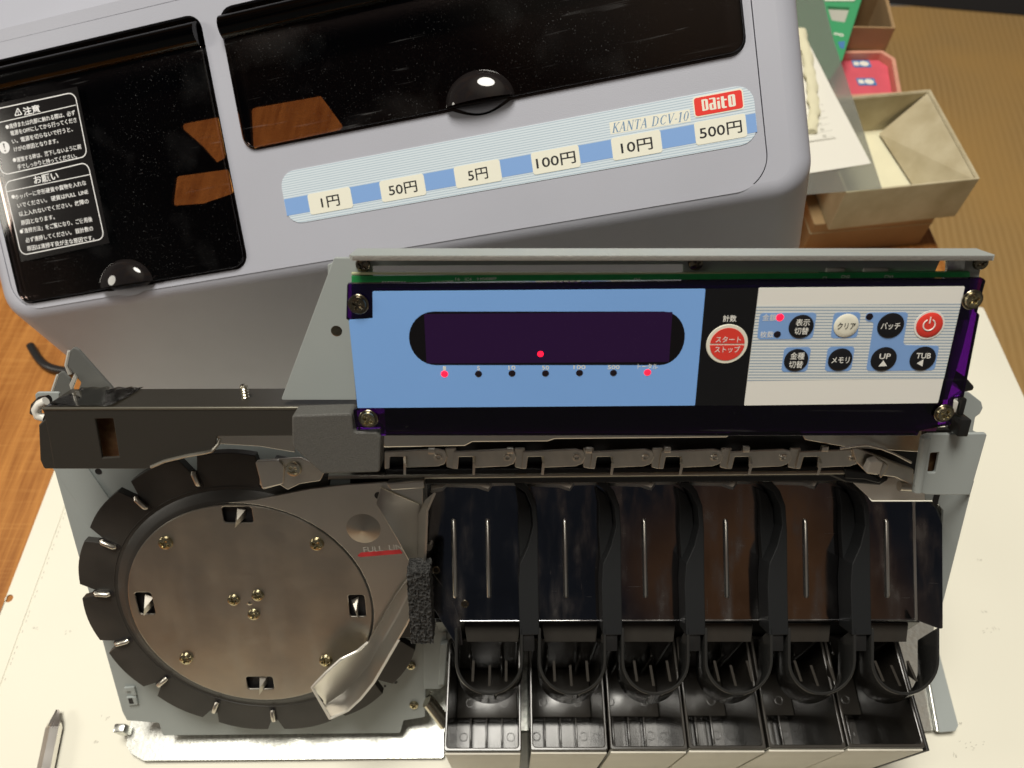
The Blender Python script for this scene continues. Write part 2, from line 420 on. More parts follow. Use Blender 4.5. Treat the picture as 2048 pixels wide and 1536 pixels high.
def lathe_mesh(prof, mat, n=32, smooth=40):
    V, Fc = [], []
    m = len(prof)
    for k in range(n):
        a = 2 * pi * k / n
        for r, z in prof: V.append((r * cos(a), r * sin(a), z))
    for k in range(n):
        for j in range(m - 1): Fc.append((k * m + j, ((k + 1) % n) * m + j, ((k + 1) % n) * m + j + 1, k * m + j + 1))
    me = bpy.data.meshes.new('turned'); bm = bmesh.new()
    vv = [bm.verts.new(Vector(v) * .001) for v in V]
    for f in Fc:
        try: bm.faces.new([vv[i] for i in f])
        except ValueError: pass
    bmesh.ops.remove_doubles(bm, verts=bm.verts, dist=1e-7); bmesh.ops.recalc_face_normals(bm, faces=bm.faces)
    bm.to_mesh(me); bm.free(); return finish(me, mat, smooth)

def sheet(name, parent, fr, rows, th, mat, smooth=50, **kw):        # a bent sheet through rows of points (u, v, w), given a thickness
    R, K = len(rows), len(rows[0])
    V = [Vector(p) for r in rows for p in r]
    Fc = [(i * K + k, i * K + k + 1, (i + 1) * K + k + 1, (i + 1) * K + k) for i in range(R - 1) for k in range(K - 1)]
    me = bpy.data.meshes.new('sheet'); me.from_pydata([tuple(v * .001) for v in V], [], Fc)
    bm = bmesh.new(); bm.from_mesh(me); bmesh.ops.recalc_face_normals(bm, faces=bm.faces)
    bmesh.ops.solidify(bm, geom=bm.faces[:], thickness=th * .001); bmesh.ops.recalc_face_normals(bm, faces=bm.faces)
    bm.to_mesh(me); bm.free()
    return link(name, finish(me, mat, smooth), fr.M, parent, **kw)

def text_mesh(s, size, mat, width=None, bold=0, shear=0, align='LEFT', th=.05):
    cu = bpy.data.curves.new('words', 'FONT'); cu.body = s; cu.size = size; cu.align_x = align
    cu.offset = bold; cu.shear = shear; cu.resolution_u = 3; cu.extrude = th / 2
    ob = bpy.data.objects.new('words', cu); COL.objects.link(ob)
    dg = bpy.context.evaluated_depsgraph_get(); me = bpy.data.meshes.new_from_object(ob.evaluated_get(dg))
    bpy.data.objects.remove(ob); bpy.data.curves.remove(cu)
    xs = [v.co.x for v in me.vertices]
    k = width / (max(xs) - min(xs)) if width and xs else 1
    x0 = min(xs) if width and xs and align == 'LEFT' else 0
    for v in me.vertices: v.co = Vector(((v.co.x - x0) * k, v.co.y, v.co.z + th / 2)) * .001
    return finish(me, mat)
def text_px(name, parent, fr, w, s, p0, p1, hpx, mat, bold=0, shear=0, th=.05, **kw):   # baseline from p0 to p1
    a, b = Vector(fr.at(*p0, w)), Vector(fr.at(*p1, w)); d = b - a
    up = Vector(fr.at(p0[0], p0[1] - hpx, w))
    h = (up - a).length
    f2 = fr.moved(a.x, a.y, w, atan2(d.y, d.x))
    return link(name, text_mesh(s, h, mat, d.length, bold, shear, th=th), f2.M, parent, **kw)
def text_at(name, parent, fr, w, s, c, wpx, hpx, mat, bold=0, rot=0, **kw):              # centred on picture point c
    a, b = Vector(fr.at(c[0] - wpx / 2, c[1] + hpx * .38, w)), Vector(fr.at(c[0] + wpx / 2, c[1] + hpx * .38, w))
    h = (Vector(fr.at(c[0], c[1] - hpx, w)) - Vector(fr.at(c[0], c[1], w))).length
    f2 = fr.moved(a.x, a.y, w, rot)
    return link(name, text_mesh(s, h, mat, (b - a).length, bold), f2.M, parent, **kw)

def screw_mesh(r, h, mat, n=40, rings=14, cross=.62, cw=.17):        # pan head with a cross recess
    V, Fc = [(0, 0, h * .45)], []
    for j in range(1, rings + 1):
        q = j / rings
        for k in range(n):
            a = 2 * pi * k / n; x, y = q * cos(a), q * sin(a)
            z = h * (1 - .25 * q * q) if q < .9 else h * (.8 - (q - .9) * 8 * .98)
            inx = (abs(x) < cw and abs(y) < cross) or (abs(y) < cw and abs(x) < cross)
            if inx: z = h * (.25 + .35 * q)
            V.append((x * r, y * r, max(z, 0)))
    for k in range(n): Fc.append((0, 1 + k, 1 + (k + 1) % n))
    for j in range(rings - 1):
        for k in range(n):
            a, b = 1 + j * n + k, 1 + j * n + (k + 1) % n
            Fc.append((a, a + n, b + n, b))
    return mesh(V, Fc, mat, 30)
SCREWS = {}
def screw(parent, fr, px, w, r=2.9, mat='screw_brass', washer=0, rot=None, name='screw'):
    u, v = fr.at(*px, w)
    key = (r, mat)
    if key not in SCREWS: SCREWS[key] = screw_mesh(r, r * .55, mat)
    f2 = fr.moved(u, v, w, random.uniform(0, 1.5) if rot is None else rot)
    o = link(name, SCREWS[key], f2.M, parent)
    if washer:
        k2 = ('washer', washer)
        if k2 not in SCREWS: SCREWS[k2] = lathe_mesh([(r * .6, .0), (r * .6, .5), (washer - .15, .5), (washer, .35), (washer, 0)], 'screw_dark', 32)
        link('washer', SCREWS[k2], fr.moved(u, v, w).M, parent)
    return o

# ================================================================== the setting
FLOOR = Frame((0, 0, -330), (1, 0, 0), (0, 1, 0))
flo = link('floor', mesh([(-1500, -900, 0), (2600, -900, 0), (2600, 1285, 0), (-1500, 1285, 0)], [(0, 1, 2, 3)], 'tatami_straw'), FLOOR.M, kind='structure')
h0, h1 = Vector(FLOOR.at(1795, 10)), Vector(FLOOR.at(2048, 32))
hd = (h1 - h0).normalized(); hn = Vector((-hd.y, hd.x))
hp = [h0 - hd * 1800, h0 + hd * 1500, h0 + hd * 1500 + hn * 60, h0 - hd * 1800 + hn * 60]
plate('mat_border', flo, FLOOR, [tuple(p) for p in hp], .5, 2.0, 'cable_black')
hp = [h0 - hd * 1800 + hn * 60.5, h0 + hd * 1500 + hn * 60.5, h0 + hd * 1500 + hn * 1500, h0 - hd * 1800 + hn * 1500]
plate('neighbouring_mat', flo, FLOOR, [tuple(p) for p in hp], .5, 1.2, 'tatami_straw')

tb = thing('low_table', 'orange brown wooden low table with visible grain under the white sheet', 'table', (0, 250, -330))
plate('table_top', tb, T, rect(-700, -330, 305.5, 820, 8), -28, -.02, 'table_wood', 1.5)
plate('apron', tb, T, [rect(-640, -270, 250, 760), rect(-620, -250, 230, 740)], -80, -28.5, 'table_wood')
LEG = None
for (x, y) in ((-640, -270), (200, -270), (-640, 710), (200, 710)):
    if LEG is None: LEG = box_mesh(0, 0, -329.5, 50, 50, -81, 'table_wood', 3)
    link('leg', LEG, Matrix.Translation((x * .001, y * .001, 0)), tb)

# the white cardboard sheet under the machine
sh = thing('cardboard_sheet', 'large off-white cardboard sheet spread on the wooden table under the machine', 'cardboard', (20, 130, 0))
hole = T.at(20, 1198)
plate('board', sh, T, [rect(-266, -120, 317, 325, 1.5), circ(hole[0], hole[1], 2.1, 24)], 0, .6, 'paper_white', .1)
plate('flap', sh, T, [rect(-265.4, -119.4, -252.2, 324.4), circ(hole[0], hole[1], 2.15, 24)], .62, .95, 'paper_white', .08)
V, Fc = [], []
for k in range(120):
    y = -60 + k * 2.6 + random.uniform(-.3, .3)
    if random.random() < .35: continue
    x = -250.9 + random.uniform(-.1, .1); n = len(V)
    V += [(x, y, .64), (x + .28, y, .64), (x + .28, y + 1.2, .64), (x, y + 1.2, .64)]; Fc.append((n, n + 1, n + 2, n + 3))
link('perforation', mesh(V, Fc, 'paper_mark'), T.M, sh, kind='stuff')
V, Fc = [], []
for (px, py, ln, an) in [(75, 1255, 2, .3), (135, 1265, 1.6, 1), (210, 1435, 2.2, 1.2), (1975, 1262, 3, .4), (1990, 1255, 2, 1.9), (1935, 1487, 4, .3), (1955, 1492, 4, .1), (1912, 1510, 1.5, 1.5), (1922, 1447, .8, 1), (1970, 1225, 1.5, 2), (1960, 1120, 1.2, .5), (195, 1484, 1.5, .4)]:
    u, v = T.at(px, py, .64)
    for k in range(5):
        a = an + random.uniform(-.5, .5); x, y = u + random.uniform(-ln, ln), v + random.uniform(-ln, ln) * .5
        dx, dy = cos(a) * .45, sin(a) * .45; nx, ny = -sin(a) * .10, cos(a) * .10; n = len(V)
        V += [(x - dx - nx, y - dy - ny, .64), (x + dx - nx, y + dy - ny, .64), (x + dx + nx, y + dy + ny, .64), (x - dx + nx, y - dy + ny, .64)]
        Fc.append((n, n + 1, n + 2, n + 3))
link('scuff_marks', mesh(V, Fc, 'paper_mark'), T.M, sh, kind='stuff')

# ================================================================== the lifted-off cover
cb = CV.W(-68, -108, -85)
cv = thing('machine_cover', 'pale lilac grey plastic machine cover with two smoked lids, tilted behind the mechanism', 'machine cover', (cb.x, cb.y, 0))
outer = rp([(-249, -31), (113.5, -31), (113.5, 100), (-249, 100)], 16, 10)
RR, DN, BK = 9.0, Vector((0, -.675, -.738)), Vector((0, .738, -.675))
N = len(outer); nr = []
for i in range(N):
    a, b = Vector(outer[i - 1]), Vector(outer[(i + 1) % N]); d = (b - a).normalized(); nr.append(Vector((d.y, -d.x)))
inset = [tuple(Vector(p) - n * RR) for p, n in zip(outer, nr)]
rows = []
for j in range(9):
    row = []
    for p, n in zip(outer, nr):
        fm = radians(90 - 42.5 * max(0, -n.y) - 47.5 * max(0, n.y)); f = fm * j / 8
        q = Vector(p) - n * RR + n * (RR * sin(f)); row.append(Vector((q.x, q.y, -RR * (1 - cos(f)))))
    rows.append(row)
rows.append([v + BK * (70 * max(0, n.y) + .01) for v, n in zip(rows[-1], nr)])
rows.append([v + DN * (136 - v.dot(DN)) for v in rows[-1]])
inner_rows = [[v + (Vector((-n.x, -n.y, 0)) * 2.2) for v, n in zip(r, nr)] for r in (rows[-1], rows[-2], rows[-3])]
rows += inner_rows
V = [v for r in rows for v in r]
Fc = [(j * N + i, j * N + (i + 1) % N, (j + 1) * N + (i + 1) % N, (j + 1) * N + i) for j in range(len(rows) - 1) for i in range(N) if not (j >= 9 and nr[i].y > .5 and nr[(i + 1) % N].y > .5)]
shell = link('shell', mesh(V, Fc, 'lilac_plastic', 50), CV.M, cv)
inner_o = rp([(-239.5, -24.2), (96.2, -24.2), (96.2, 96), (-239.5, 96)], 13, 16)
inner_i = rp([(-239.15, -23.85), (95.85, -23.85), (95.85, 95.65), (-239.15, 95.65)], 12.65, 16)
plate('face_frame', shell, CV, [inset, inner_o], -2.5, 0, 'lilac_plastic', 0)
lid1 = rect(-236.2, -21.6, -122, 84, 6); lid2 = rect(-113.6, 25.9, 92.8, 84, 6)
def lens(u0, v0, hw, d): return [(u0 - hw + 2 * hw * k / 16, v0 - d * sin(pi * k / 16)) for k in range(17)]
sc1, sc2 = CV.at(262, 580), CV.at(962, 205)
def lid_open(rc, s, v0):                                             # lid opening with a finger scoop at the lower edge
    i = min(range(len(rc)), key=lambda k: abs(rc[k][1] - v0) + (0 if rc[k][0] < s[0] else 1000) - rc[k][0] * .001)
    pts = [p for p in rc]
    lower = [(s[0] - 12, v0)] + [(s[0] - 12 + 24 * k / 16, v0 - 3.6 * sin(pi * k / 16)) for k in range(1, 16)] + [(s[0] + 12, v0)]
    k = max(j for j in range(len(pts)) if pts[j][0] < s[0] and abs(pts[j][1] - v0) < .05)
    return pts[:k + 1] + lower + pts[k + 1:]
plate('face_panel', shell, CV, [inner_i, lid_open(lid1, sc1, -21.6), lid_open(lid2, sc2, 25.9)], -2.5, -.05, 'lilac_plastic', .12)
# black baffle added behind the lids, holes shaped to let the table show
plate('lid_baffle', shell, CV, [rect(-244, -28, 108, 94)] + [rp(CV.pts(-12, P), 1.5) for P in (
    [(352, 248), (436, 232), (452, 315), (432, 326), (400, 290)], [(349, 352), (456, 337), (468, 386), (407, 407), (342, 412)], [(499, 215), (640, 190), (690, 258), (503, 298)])], -14, -12, 'black_inside')
def lid(u0, v0, u1, v1, s, domeR):
    o = plate('lid', cv, CV, rect(u0, v0, u1, v1, 5.5), -.6, 1.9, 'smoked_lid', .5)
    tube('hinge_roll', o, CV, [(u0 + .5, v1 + 1.5, .5), (u1 - .5, v1 + 1.5, .5)], 5.2, 'smoked_hinge', 24)
    V, Fc, n, R = [], [], 32, 10
    for j in range(R + 1):
        q = j / R
        for k in range(n + 1):
            a = pi * k / n; z = 5.2 * (1 - q * q) ** .5 if q < 1 else 0
            V.append((s[0] + domeR * q * cos(a), v0 + .35 + domeR * .86 * q * sin(a), 1.92 + z))
    for j in range(R):
        for k in range(n): Fc.append((j * (n + 1) + k, j * (n + 1) + k + 1, (j + 1) * (n + 1) + k + 1, (j + 1) * (n + 1) + k))
    link('finger_dome', mesh(V, Fc, 'lid_gloss', 60), CV.M, o)
    R_ = [[(s[0] - 13 + 26 * k / 16, v0 + 2 - (5.4 * sin(pi * k / 16)) * t, -.4 - 2.2 * (1 - t) ** 2 - .3) for k in range(17)] for t in (0, .3, .6, .85, 1)]
    sheet('finger_scoop', o, CV, R_, .6, 'lilac_plastic')
    return o
M('lid_gloss', (.012, .010, .010), .04)
l1 = lid(-235.4, -20.8, -122.8, 74, sc1, 13)
l2 = lid(-112.8, 26.7, 92.0, 74, sc2, 14)
l1['label'] = 'smoked lid with the white warning sticker'
# maker's label strip
st = plate('label_strip', cv, CV, rect(-100.3, -6.9, 93.4, 14.9, 6.5), -.05, .18, 'label_stripes', .03)
yb0, yb1 = CV.at(1000, 372)[1], CV.at(1000, 322)[1]
bl, bh = CV.at(590, 428)[1], CV.at(590, 392)[1]
bl2, bh2 = CV.at(1500, 268)[1], CV.at(1500, 232)[1]
blo, bhi = (bl + bl2) / 2, (bh + bh2) / 2
plate('blue_band', st, CV, rp([(-100.2, blo), (93.3, blo), (93.3, bhi), (-100.2, bhi)], .2), .18, .24, 'print_blue')
for i, (s, px) in enumerate([('1円', (661, 402)), ('50円', (807, 376)), ('5円', (955, 348)), ('100円', (1111, 320)), ('10円', (1272, 291)), ('500円', (1442, 259))]):
    u, v = -80 + 32 * i, CV.at(*px)[1]
    plate('price_tag', st, CV, rect(u - 9.6, v - 4.3, u + 9.6, v + 4.3, 1.1), .24, .32, 'print_cream')
    wd = {2: 8.2, 3: 12.2, 4: 15.8}[len(s)]
    link('price_text', text_mesh(s, 5.3, 'print_black', wd, .05), CV.moved(u - wd / 2, v - 2.0, .32).M, st)
# red maker's badge
c0, c1, c2, c3 = [CV.at(*p) for p in ((1386, 197), (1482, 180), (1487, 216), (1392, 233))]
ub0, ub1, vb0, vb1 = (c0[0] + c3[0]) / 2, (c1[0] + c2[0]) / 2, (c2[1] + c3[1]) / 2, (c0[1] + c1[1]) / 2
plate('badge_border', st, CV, rect(ub0 - .5, vb0 - .5, ub1 + .5, vb1 + .5, 1.3), .20, .28, 'print_cream')
bd = plate('maker_badge', st, CV, rect(ub0, vb0, ub1, vb1, 1.0), .28, .36, 'print_red')
def blocks(name, parent, fr, w, R, mat):
    V, Fc = [], []
    for x0, y0, x1, y1 in R:
        n = len(V); V += [(x0, y0, w), (x1, y0, w), (x1, y1, w), (x0, y1, w)]; Fc.append((n, n + 1, n + 2, n + 3))
    return link(name, mesh(V, Fc, mat), fr.M, parent)
bw, bhh = ub1 - ub0, vb1 - vb0
def BU(x): return ub0 + bw * (.155 + .70 * x / 100)
def BV(y): return vb0 + bhh * (.17 + .68 * y / 100)
# block lettering D a i t o, stems and bars (x to 100, y to 100); overlapping bars at steps of height
LT = [[(0, 8), (0, 100), (14, 100), (19, 93), (19, 15), (14, 8)], [(7, 18), (11, 20), (11, 88), (7, 90)]]
def letter(name, loops):
    plate(name, st, CV, [rp([(BU(x), BV(y)) for x, y in L], .12, 2) for L in loops], .36, .40, 'print_cream')
letter('badge_letter', LT)
letter('badge_letter', [[(23, 90), (23, 100), (38, 100), (42, 94), (42, 4), (25, 4), (22, 10), (22, 52), (26, 60), (34, 60), (34, 88), (31, 90)], [(30, 14), (34, 14), (34, 48), (30, 48)]])
letter('badge_letter', [[(46, 2), (54, 2), (54, 66), (46, 66)]]); letter('badge_letter', [[(46, 78), (54, 78), (54, 92), (46, 92)]])
letter('badge_letter', [[(58, 8), (62, 0), (73, 0), (73, 12), (67, 14), (67, 60), (75, 60), (75, 72), (67, 72), (67, 96), (58, 96)]])
letter('badge_letter', [[(79, 6), (83, 0), (96, 0), (100, 6), (100, 90), (96, 97), (83, 97), (79, 90)], [(88, 13), (91, 13), (91, 84), (88, 84)]])
# slanted serif lettering K A N T A  D C V - 1 0 as strokes (thick / thin / serif)
p0, p1 = Vector(CV.at(1224, 266)), Vector(CV.at(1378, 241)); kd = p1 - p0; KW = kd.length
def seg(x0, y0, x1, y1, t): return (x0, y0, x1, y1, t)
GL = {'K': (9, [seg(2, 0, 2, 10, 1.7), seg(2, 4.6, 8, 10, .7), seg(3.6, 6, 8, 0, 1.7), seg(.4, 0, 4, 0, .5), seg(.4, 10, 4, 10, .5), seg(6.4, 0, 9.4, 0, .5), seg(6.4, 10, 9.4, 10, .5)]),
      'A': (9, [seg(.8, 0, 4.6, 10, .7), seg(4.2, 10, 7.8, 0, 1.8), seg(2, 3.4, 6.4, 3.4, .6), seg(-.4, 0, 2.4, 0, .5), seg(6, 0, 9.2, 0, .5)]),
      'N': (10, [seg(1.6, 0, 1.6, 10, .7), seg(1.8, 10, 8, 0, 1.9), seg(8, 0, 8, 10, .7), seg(.2, 0, 3.2, 0, .5), seg(.2, 10, 2.6, 10, .5), seg(6.6, 10, 9.6, 10, .5)]),
      'T': (8, [seg(4, 0, 4, 10, 1.7), seg(.3, 9.7, 7.7, 9.7, .7), seg(2.4, 0, 5.6, 0, .5), seg(.4, 7.6, .4, 10, .5), seg(7.6, 7.6, 7.6, 10, .5)]),
      'D': (10, [seg(2, 0, 2, 10, 1.7), seg(2, 9.7, 5.4, 9.7, .6), seg(5.4, 9.7, 7.8, 7.6, 1.0), seg(7.9, 7.8, 7.9, 2.2, 1.7), seg(7.8, 2.4, 5.4, .3, 1.0), seg(.4, .3, 5.4, .3, .6), seg(.4, 10, 3, 10, .5)]),
      'C': (9.4, [seg(8, 8, 6, 9.7, .7), seg(6, 9.7, 3.6, 9.4, .7), seg(3.6, 9.4, 1.6, 7, 1.3), seg(1.6, 7.2, 1.6, 2.8, 1.8), seg(1.6, 3, 3.6, .6, 1.3), seg(3.6, .5, 6, .3, .7), seg(6, .3, 8.2, 2.2, .7), seg(8.1, 7.2, 8.1, 9.8, .5)]),
      'V': (9, [seg(1.2, 10, 4.4, 0, 1.8), seg(4.4, 0, 8, 10, .7), seg(-.2, 10, 3, 10, .5), seg(6.6, 10, 9.4, 10, .5)]),
      '-': (4, [seg(.6, 3.6, 3.4, 3.6, 1.0)]), ' ': (4.5, []),
      '1': (6, [seg(3, 0, 3, 10, 1.7), seg(1, 8.4, 3, 10, .6), seg(1.2, 0, 4.8, 0, .5)]),
      '0': (8, [seg(1.6, 7.4, 1.6, 2.6, 1.6), seg(6.4, 7.4, 6.4, 2.6, 1.6), seg(1.6, 7, 3, 9.6, 1.0), seg(3, 9.7, 5, 9.7, .6), seg(5, 9.6, 6.4, 7, 1.0), seg(1.6, 3, 3, .4, 1.0), seg(3, .3, 5, .3, .6), seg(5, .4, 6.4, 3, 1.0)])}
word = 'KANTA DCV-10'; tot = sum(GL[c][0] + .8 for c in word); kx = KW / tot; ky = 3.5 / 10; x = 0
f2 = CV.moved(p0.x, p0.y, .185, atan2(kd.y, kd.x)); zz = 0
plate('name_ground', st, f2, rect(-.6, -.5, KW + .6, 4.1), 0, .03, 'print_cream')
for c in word:
    V, Fc = [], []
    for (a, b, c2_, d, t) in GL[c][1]:
        zz += 1; P, Q = Vector(((a + x) * kx + b * ky * .26, b * ky)), Vector(((c2_ + x) * kx + d * ky * .26, d * ky))
        D = (Q - P).normalized(); n = Vector((-D.y, D.x)) * t * .5 * kx; k = len(V); z = .035 + (zz % 9) * .002
        V += [(*(P - n), z), (*(Q - n), z), (*(Q + n), z), (*(P + n), z)]; Fc.append((k, k + 1, k + 2, k + 3))
    if V: link('name_letter', mesh(V, Fc, 'print_steel_blue'), f2.M, st)
    x += GL[c][0] + .8
# warning sticker on the left lid
wz = 2.0
M('sticker_film', (.010, .009, .009), .10)
film = plate('warning_sticker', l1, CV, CV.pts(wz, [(-20, 210), (154, 173), (219, 486), (42, 524)]), 1.92, wz, 'sticker_film')
def ring(px, r, t):
    P = CV.pts(wz, px); L = rp(P, r)
    cx, cy = sum(p[0] for p in P) / 4, sum(p[1] for p in P) / 4
    hw, hh = max(abs(p[0] - cx) for p in P), max(abs(p[1] - cy) for p in P)
    L2 = rp([(cx + (p[0] - cx) * (1 - t / hw), cy + (p[1] - cy) * (1 - t / hh)) for p in P], r - t)
    link('sticker_border', plate_mesh([L, L2], wz, wz + .06, 'sticker_text'), CV.M, l1)
ring([(-20, 220), (150, 183), (176, 313), (3, 352)], 3.4, .42)
ring([(8, 364), (176, 323), (210, 478), (42, 512)], 3.4, .42)
def rule(a, b):
    A, B = Vector(CV.at(*a, wz)), Vector(CV.at(*b, wz)); n = (B - A).normalized(); n = Vector((-n.y, n.x)) * .16
    link('sticker_rule', mesh([(*(A - n), wz + .05), (*(B - n), wz + .05), (*(B + n), wz + .05), (*(A + n), wz + .05)], [(0, 1, 2, 3)], 'sticker_text'), CV.M, l1)
rule((-14, 248), (152, 210)); rule((13, 383.5), (180, 349))
def stext(s, a, b, h, bold=.02): text_px('sticker_text', l1, CV, wz, s, a, b, h, 'sticker_text', bold)
stext('注意', (48, 230), (81, 223), 17, .07); stext('お願い', (69, 367), (118, 357), 17, .05)
for s, a, b in [('清掃または内部に触れる際は、必ず', (19, 257), (151, 229)), ('電源をOFFにしてから行ってくださ', (22, 271), (154, 243.5)), ('い。電源を切らないで行うと、', (25, 287), (146, 262)),
                ('けがの原因となります。', (29, 303), (117, 285)), ('運搬する時は、落下しないように両', (34, 324), (163, 297)), ('手でしっかりと持ってください。', (36, 338.5), (154, 315)),
                ('ホッパーに変形硬貨や異物を入れな', (31, 398.5), (173, 369)), ('いでください。 硬貨はFULL  LINE', (36, 415.5), (177, 387)), ('以上入れないでください。故障の', (39, 432.5), (178, 406)),
                ('原因となります。', (43, 450), (110, 437.5)), ('「清掃方法」をご覧になり、ご使用後', (46, 466.5), (185.5, 442)), ('必ず清掃してください。 誤計数の', (52, 485), (187, 460.5)), ('原因は清掃不良が主な原因です。', (55, 501.5), (189, 479))]:
    stext(s, a, b, 10.6)
for px in [(14.5, 254), (29, 320), (26.5, 393.5), (43, 463)]:
    u, v = CV.at(*px, wz); link('sticker_bullet', plate_mesh([circ(u, v, .85, 20)], wz, wz + .05, 'sticker_text'), CV.M, l1)
u, v = CV.at(9, 295, wz)
link('notice_disc', plate_mesh([circ(u, v, 2.6, 28), rp([(u - .45, v + 1.8), (u + .45, v + 1.8), (u + .22, v - .5), (u - .22, v - .5)], .1), circ(u, v - 1.4, .42, 12)], wz, wz + .05, 'sticker_text'), CV.M, l1)
P = CV.pts(wz, [(28.5, 233), (35, 214.5), (45.5, 229)]); cx, cy = sum(p[0] for p in P) / 3, sum(p[1] for p in P) / 3
link('warning_triangle', plate_mesh([rp(P, .4), rp([(cx + (p[0] - cx) * .68, cy + (p[1] - cy) * .68) for p in P], .25)], wz, wz + .05, 'sticker_text'), CV.M, l1)
link('warning_triangle_mark', plate_mesh([[(cx - .16, cy - .35), (cx + .16, cy - .35), (cx + .2, cy + .8), (cx - .2, cy + .8)], circ(cx, cy - .72, .2, 10)], wz, wz + .05, 'sticker_text'), CV.M, l1)

# mains lead lying behind the cover's left corner
cab = [T.at(x, y, 4) for x, y in [(60, 690), (78, 718), (100, 734), (140, 742), (190, 748), (260, 760)]]
P3 = []
for i in range(len(cab) - 1):
    for k in range(6):
        t = k / 6; q = [cab[max(i - 1, 0)], cab[i], cab[i + 1], cab[min(i + 2, len(cab) - 1)]]
        P3.append(tuple(.5 * (2 * q[1][d] + (q[2][d] - q[0][d]) * t + (2 * q[0][d] - 5 * q[1][d] + 4 * q[2][d] - q[3][d]) * t * t + (3 * q[1][d] - q[0][d] - 3 * q[2][d] + q[3][d]) * t ** 3) for d in (0, 1)) + (3.4,))
link('power_cable', tube_mesh(P3, 2.6, 'cable_black', 12), T.M, None, 'thin black power cable curving out beside the left corner of the lilac cover', 'cable')

# ================================================================== the coin sorter mechanism
cs = thing('coin_sorter', 'opened coin sorting machine with toothed black feed disc, coin chutes and lit display panel', 'coin sorter', (0, 70, 0))

# --- base and grey chassis plates
TB = Frame((0, 0, 4.2), (1, 0, 0), (0, 1, 0))
P = TB.pts(0, [(262, 1436), (252, 1490), (262, 1508), (286, 1522), (888, 1516)]) + TB.pts(0, [(888, 1462), (1868, 1462), (1868, 1200), (262, 1200)])
box('tray_bay_blind', cs, T, (-31, 90.2, 5, 166, 91.6, 83), 'black_plastic', .3)  # black wall added behind the trays to hide the bright base
box('tray_bay_side_blind', cs, T, (165.6, 46, 5.8, 166.8, 90, 60), 'black_plastic', .3)  # black side added to hide the bright base at the right
bp = plate('base_plate', cs, TB, rp(P, 1.2), -1.2, 0, 'galvanised', .2)
P = TB.pts(0, [(1874, 1300), (1914, 1452), (1908, 1463), (1872, 1466), (1836, 1300)])
plate('base_flange', cs, TB, rp(P, 1.5), .02, 1.4, 'grey_steel', .2)
q0, q1 = TB.at(1848, 1305, 2), TB.at(1876, 1462, 2)
tube('flange_bend', cs, TB, [(q0[0], q0[1], 1.2), (q1[0], q1[1], 1.2)], .9, 'galvanised', 10)
box('corner_tab', cs, TB, (TB.at(241, 1470)[0], TB.at(241, 1472)[1], 0, TB.at(241, 1470)[0] + 5.2, TB.at(241, 1472)[1] + 4, 9), 'galvanised', .8)

lp = pplate('left_plate', cs, CH, 0, [(92, 880), (245, 1424), (254, 1441), (318, 1446), (326, 1471), (800, 1466), (807, 1441), (850, 1434), (858, 1100), (850, 880)], 1.4, 'grey_steel', .15, .8)
pplate('plate_edge_overlap', lp, CH, .9, [(92, 880), (104, 935), (150, 1000), (196, 1090), (240, 1030), (150, 900)], .85, 'grey_steel', .1)
pplate('front_plate', cs, CH, 3.0, [(846, 1240), (884, 1240), (893, 1255), (889, 1372), (880, 1378), (848, 1378)], 1.2, 'grey_steel', .15, .4)
pplate('front_plate_rib', cs, CH, 5.5, [(880, 1290), (896, 1285), (889, 1370), (876, 1372)], 2.4, 'grey_steel', .5, .4)
pplate('gap_blind', cs, CH, -2.2, [(845, 1080), (935, 1080), (935, 1262), (845, 1262)], 1, 'black_plastic')  # black plate added so the bright base does not show through the gap
for px in [(822, 1330), (828, 1409)]: screw(lp, CH, px, .02, 2.1, 'screw_brass')
def dark_hole(parent, fr, px, w, r, name='hole'):
    u, v = fr.at(*px, w)
    link(name, lathe_mesh([(0, .05), (r * .85, .05), (r * .9, .12), (r, .12), (r * 1.02, .0)], 'black_inside', 20), fr.moved(u, v, w).M, parent)
for px, r in [((791, 1364), .9), ((197, 943), 1.3), ((770, 1372), .5)]: dark_hole(lp, CH, px, 0, r)
# pressed latch mark in the plate corner
for P in ([(247, 1376), (268, 1374), (273, 1392), (264, 1392), (261, 1383), (250, 1384)], [(252, 1395), (272, 1394), (276, 1410), (256, 1412)]):
    pplate('latch_emboss', lp, CH, 1.0, P, 1.0, 'grey_steel', .35, .4)
pplate('latch_slot', lp, CH, 1.03, [(256, 1397), (264, 1396), (268, 1407), (259, 1408)], .03, 'black_inside')
# standoff beside the first tray
s0, s1 = CH.at(853, 1405, 4), CH.at(884, 1428, 4)
tube('spacer_post', cs, CH, [(s0[0], s0[1], 3), (s0[0] + .8, s0[1] - .6, 3), (s1[0] + 2, s1[1] - 3, 7)], 3.0, 'zinc', 14)

# --- feed disc with fifteen notches
DC = Vector((-104.6, 82.2)); RO, NT = 68.5, 15
def pol(r, a): return (DC.x + r * cos(a), DC.y + r * sin(a))
L = []
for k in range(NT):
    a = radians(102.8 + 24 * k); half = radians(12)
    # scalloped tooth between two notches
    L += [pol(56.0, a + .016), pol(55.0, a), pol(56.0, a - .016)][::-1]
    L += [pol(62.0, a + .016), pol(RO, a + .052)]
    for t in range(1, 8): L.append(pol(RO + .5 * sin(pi * t / 8), a + .052 + (2 * half - .104) * t / 8))
    L += [pol(RO, a + 2 * half - .052), pol(62.0, a + 2 * half - .016)]
disc = plate('feed_disc', cs, CH, L, 6.2, 9.6, 'disc_rubber', .25)
link('disc_collar', lathe_mesh([(47, 9.6), (53.5, 9.62), (52.6, 10.3), (50.4, 11.4), (49.6, 11.8), (47, 11.8)], 'disc_rubber', 72), CH.moved(DC.x, DC.y).M, disc)
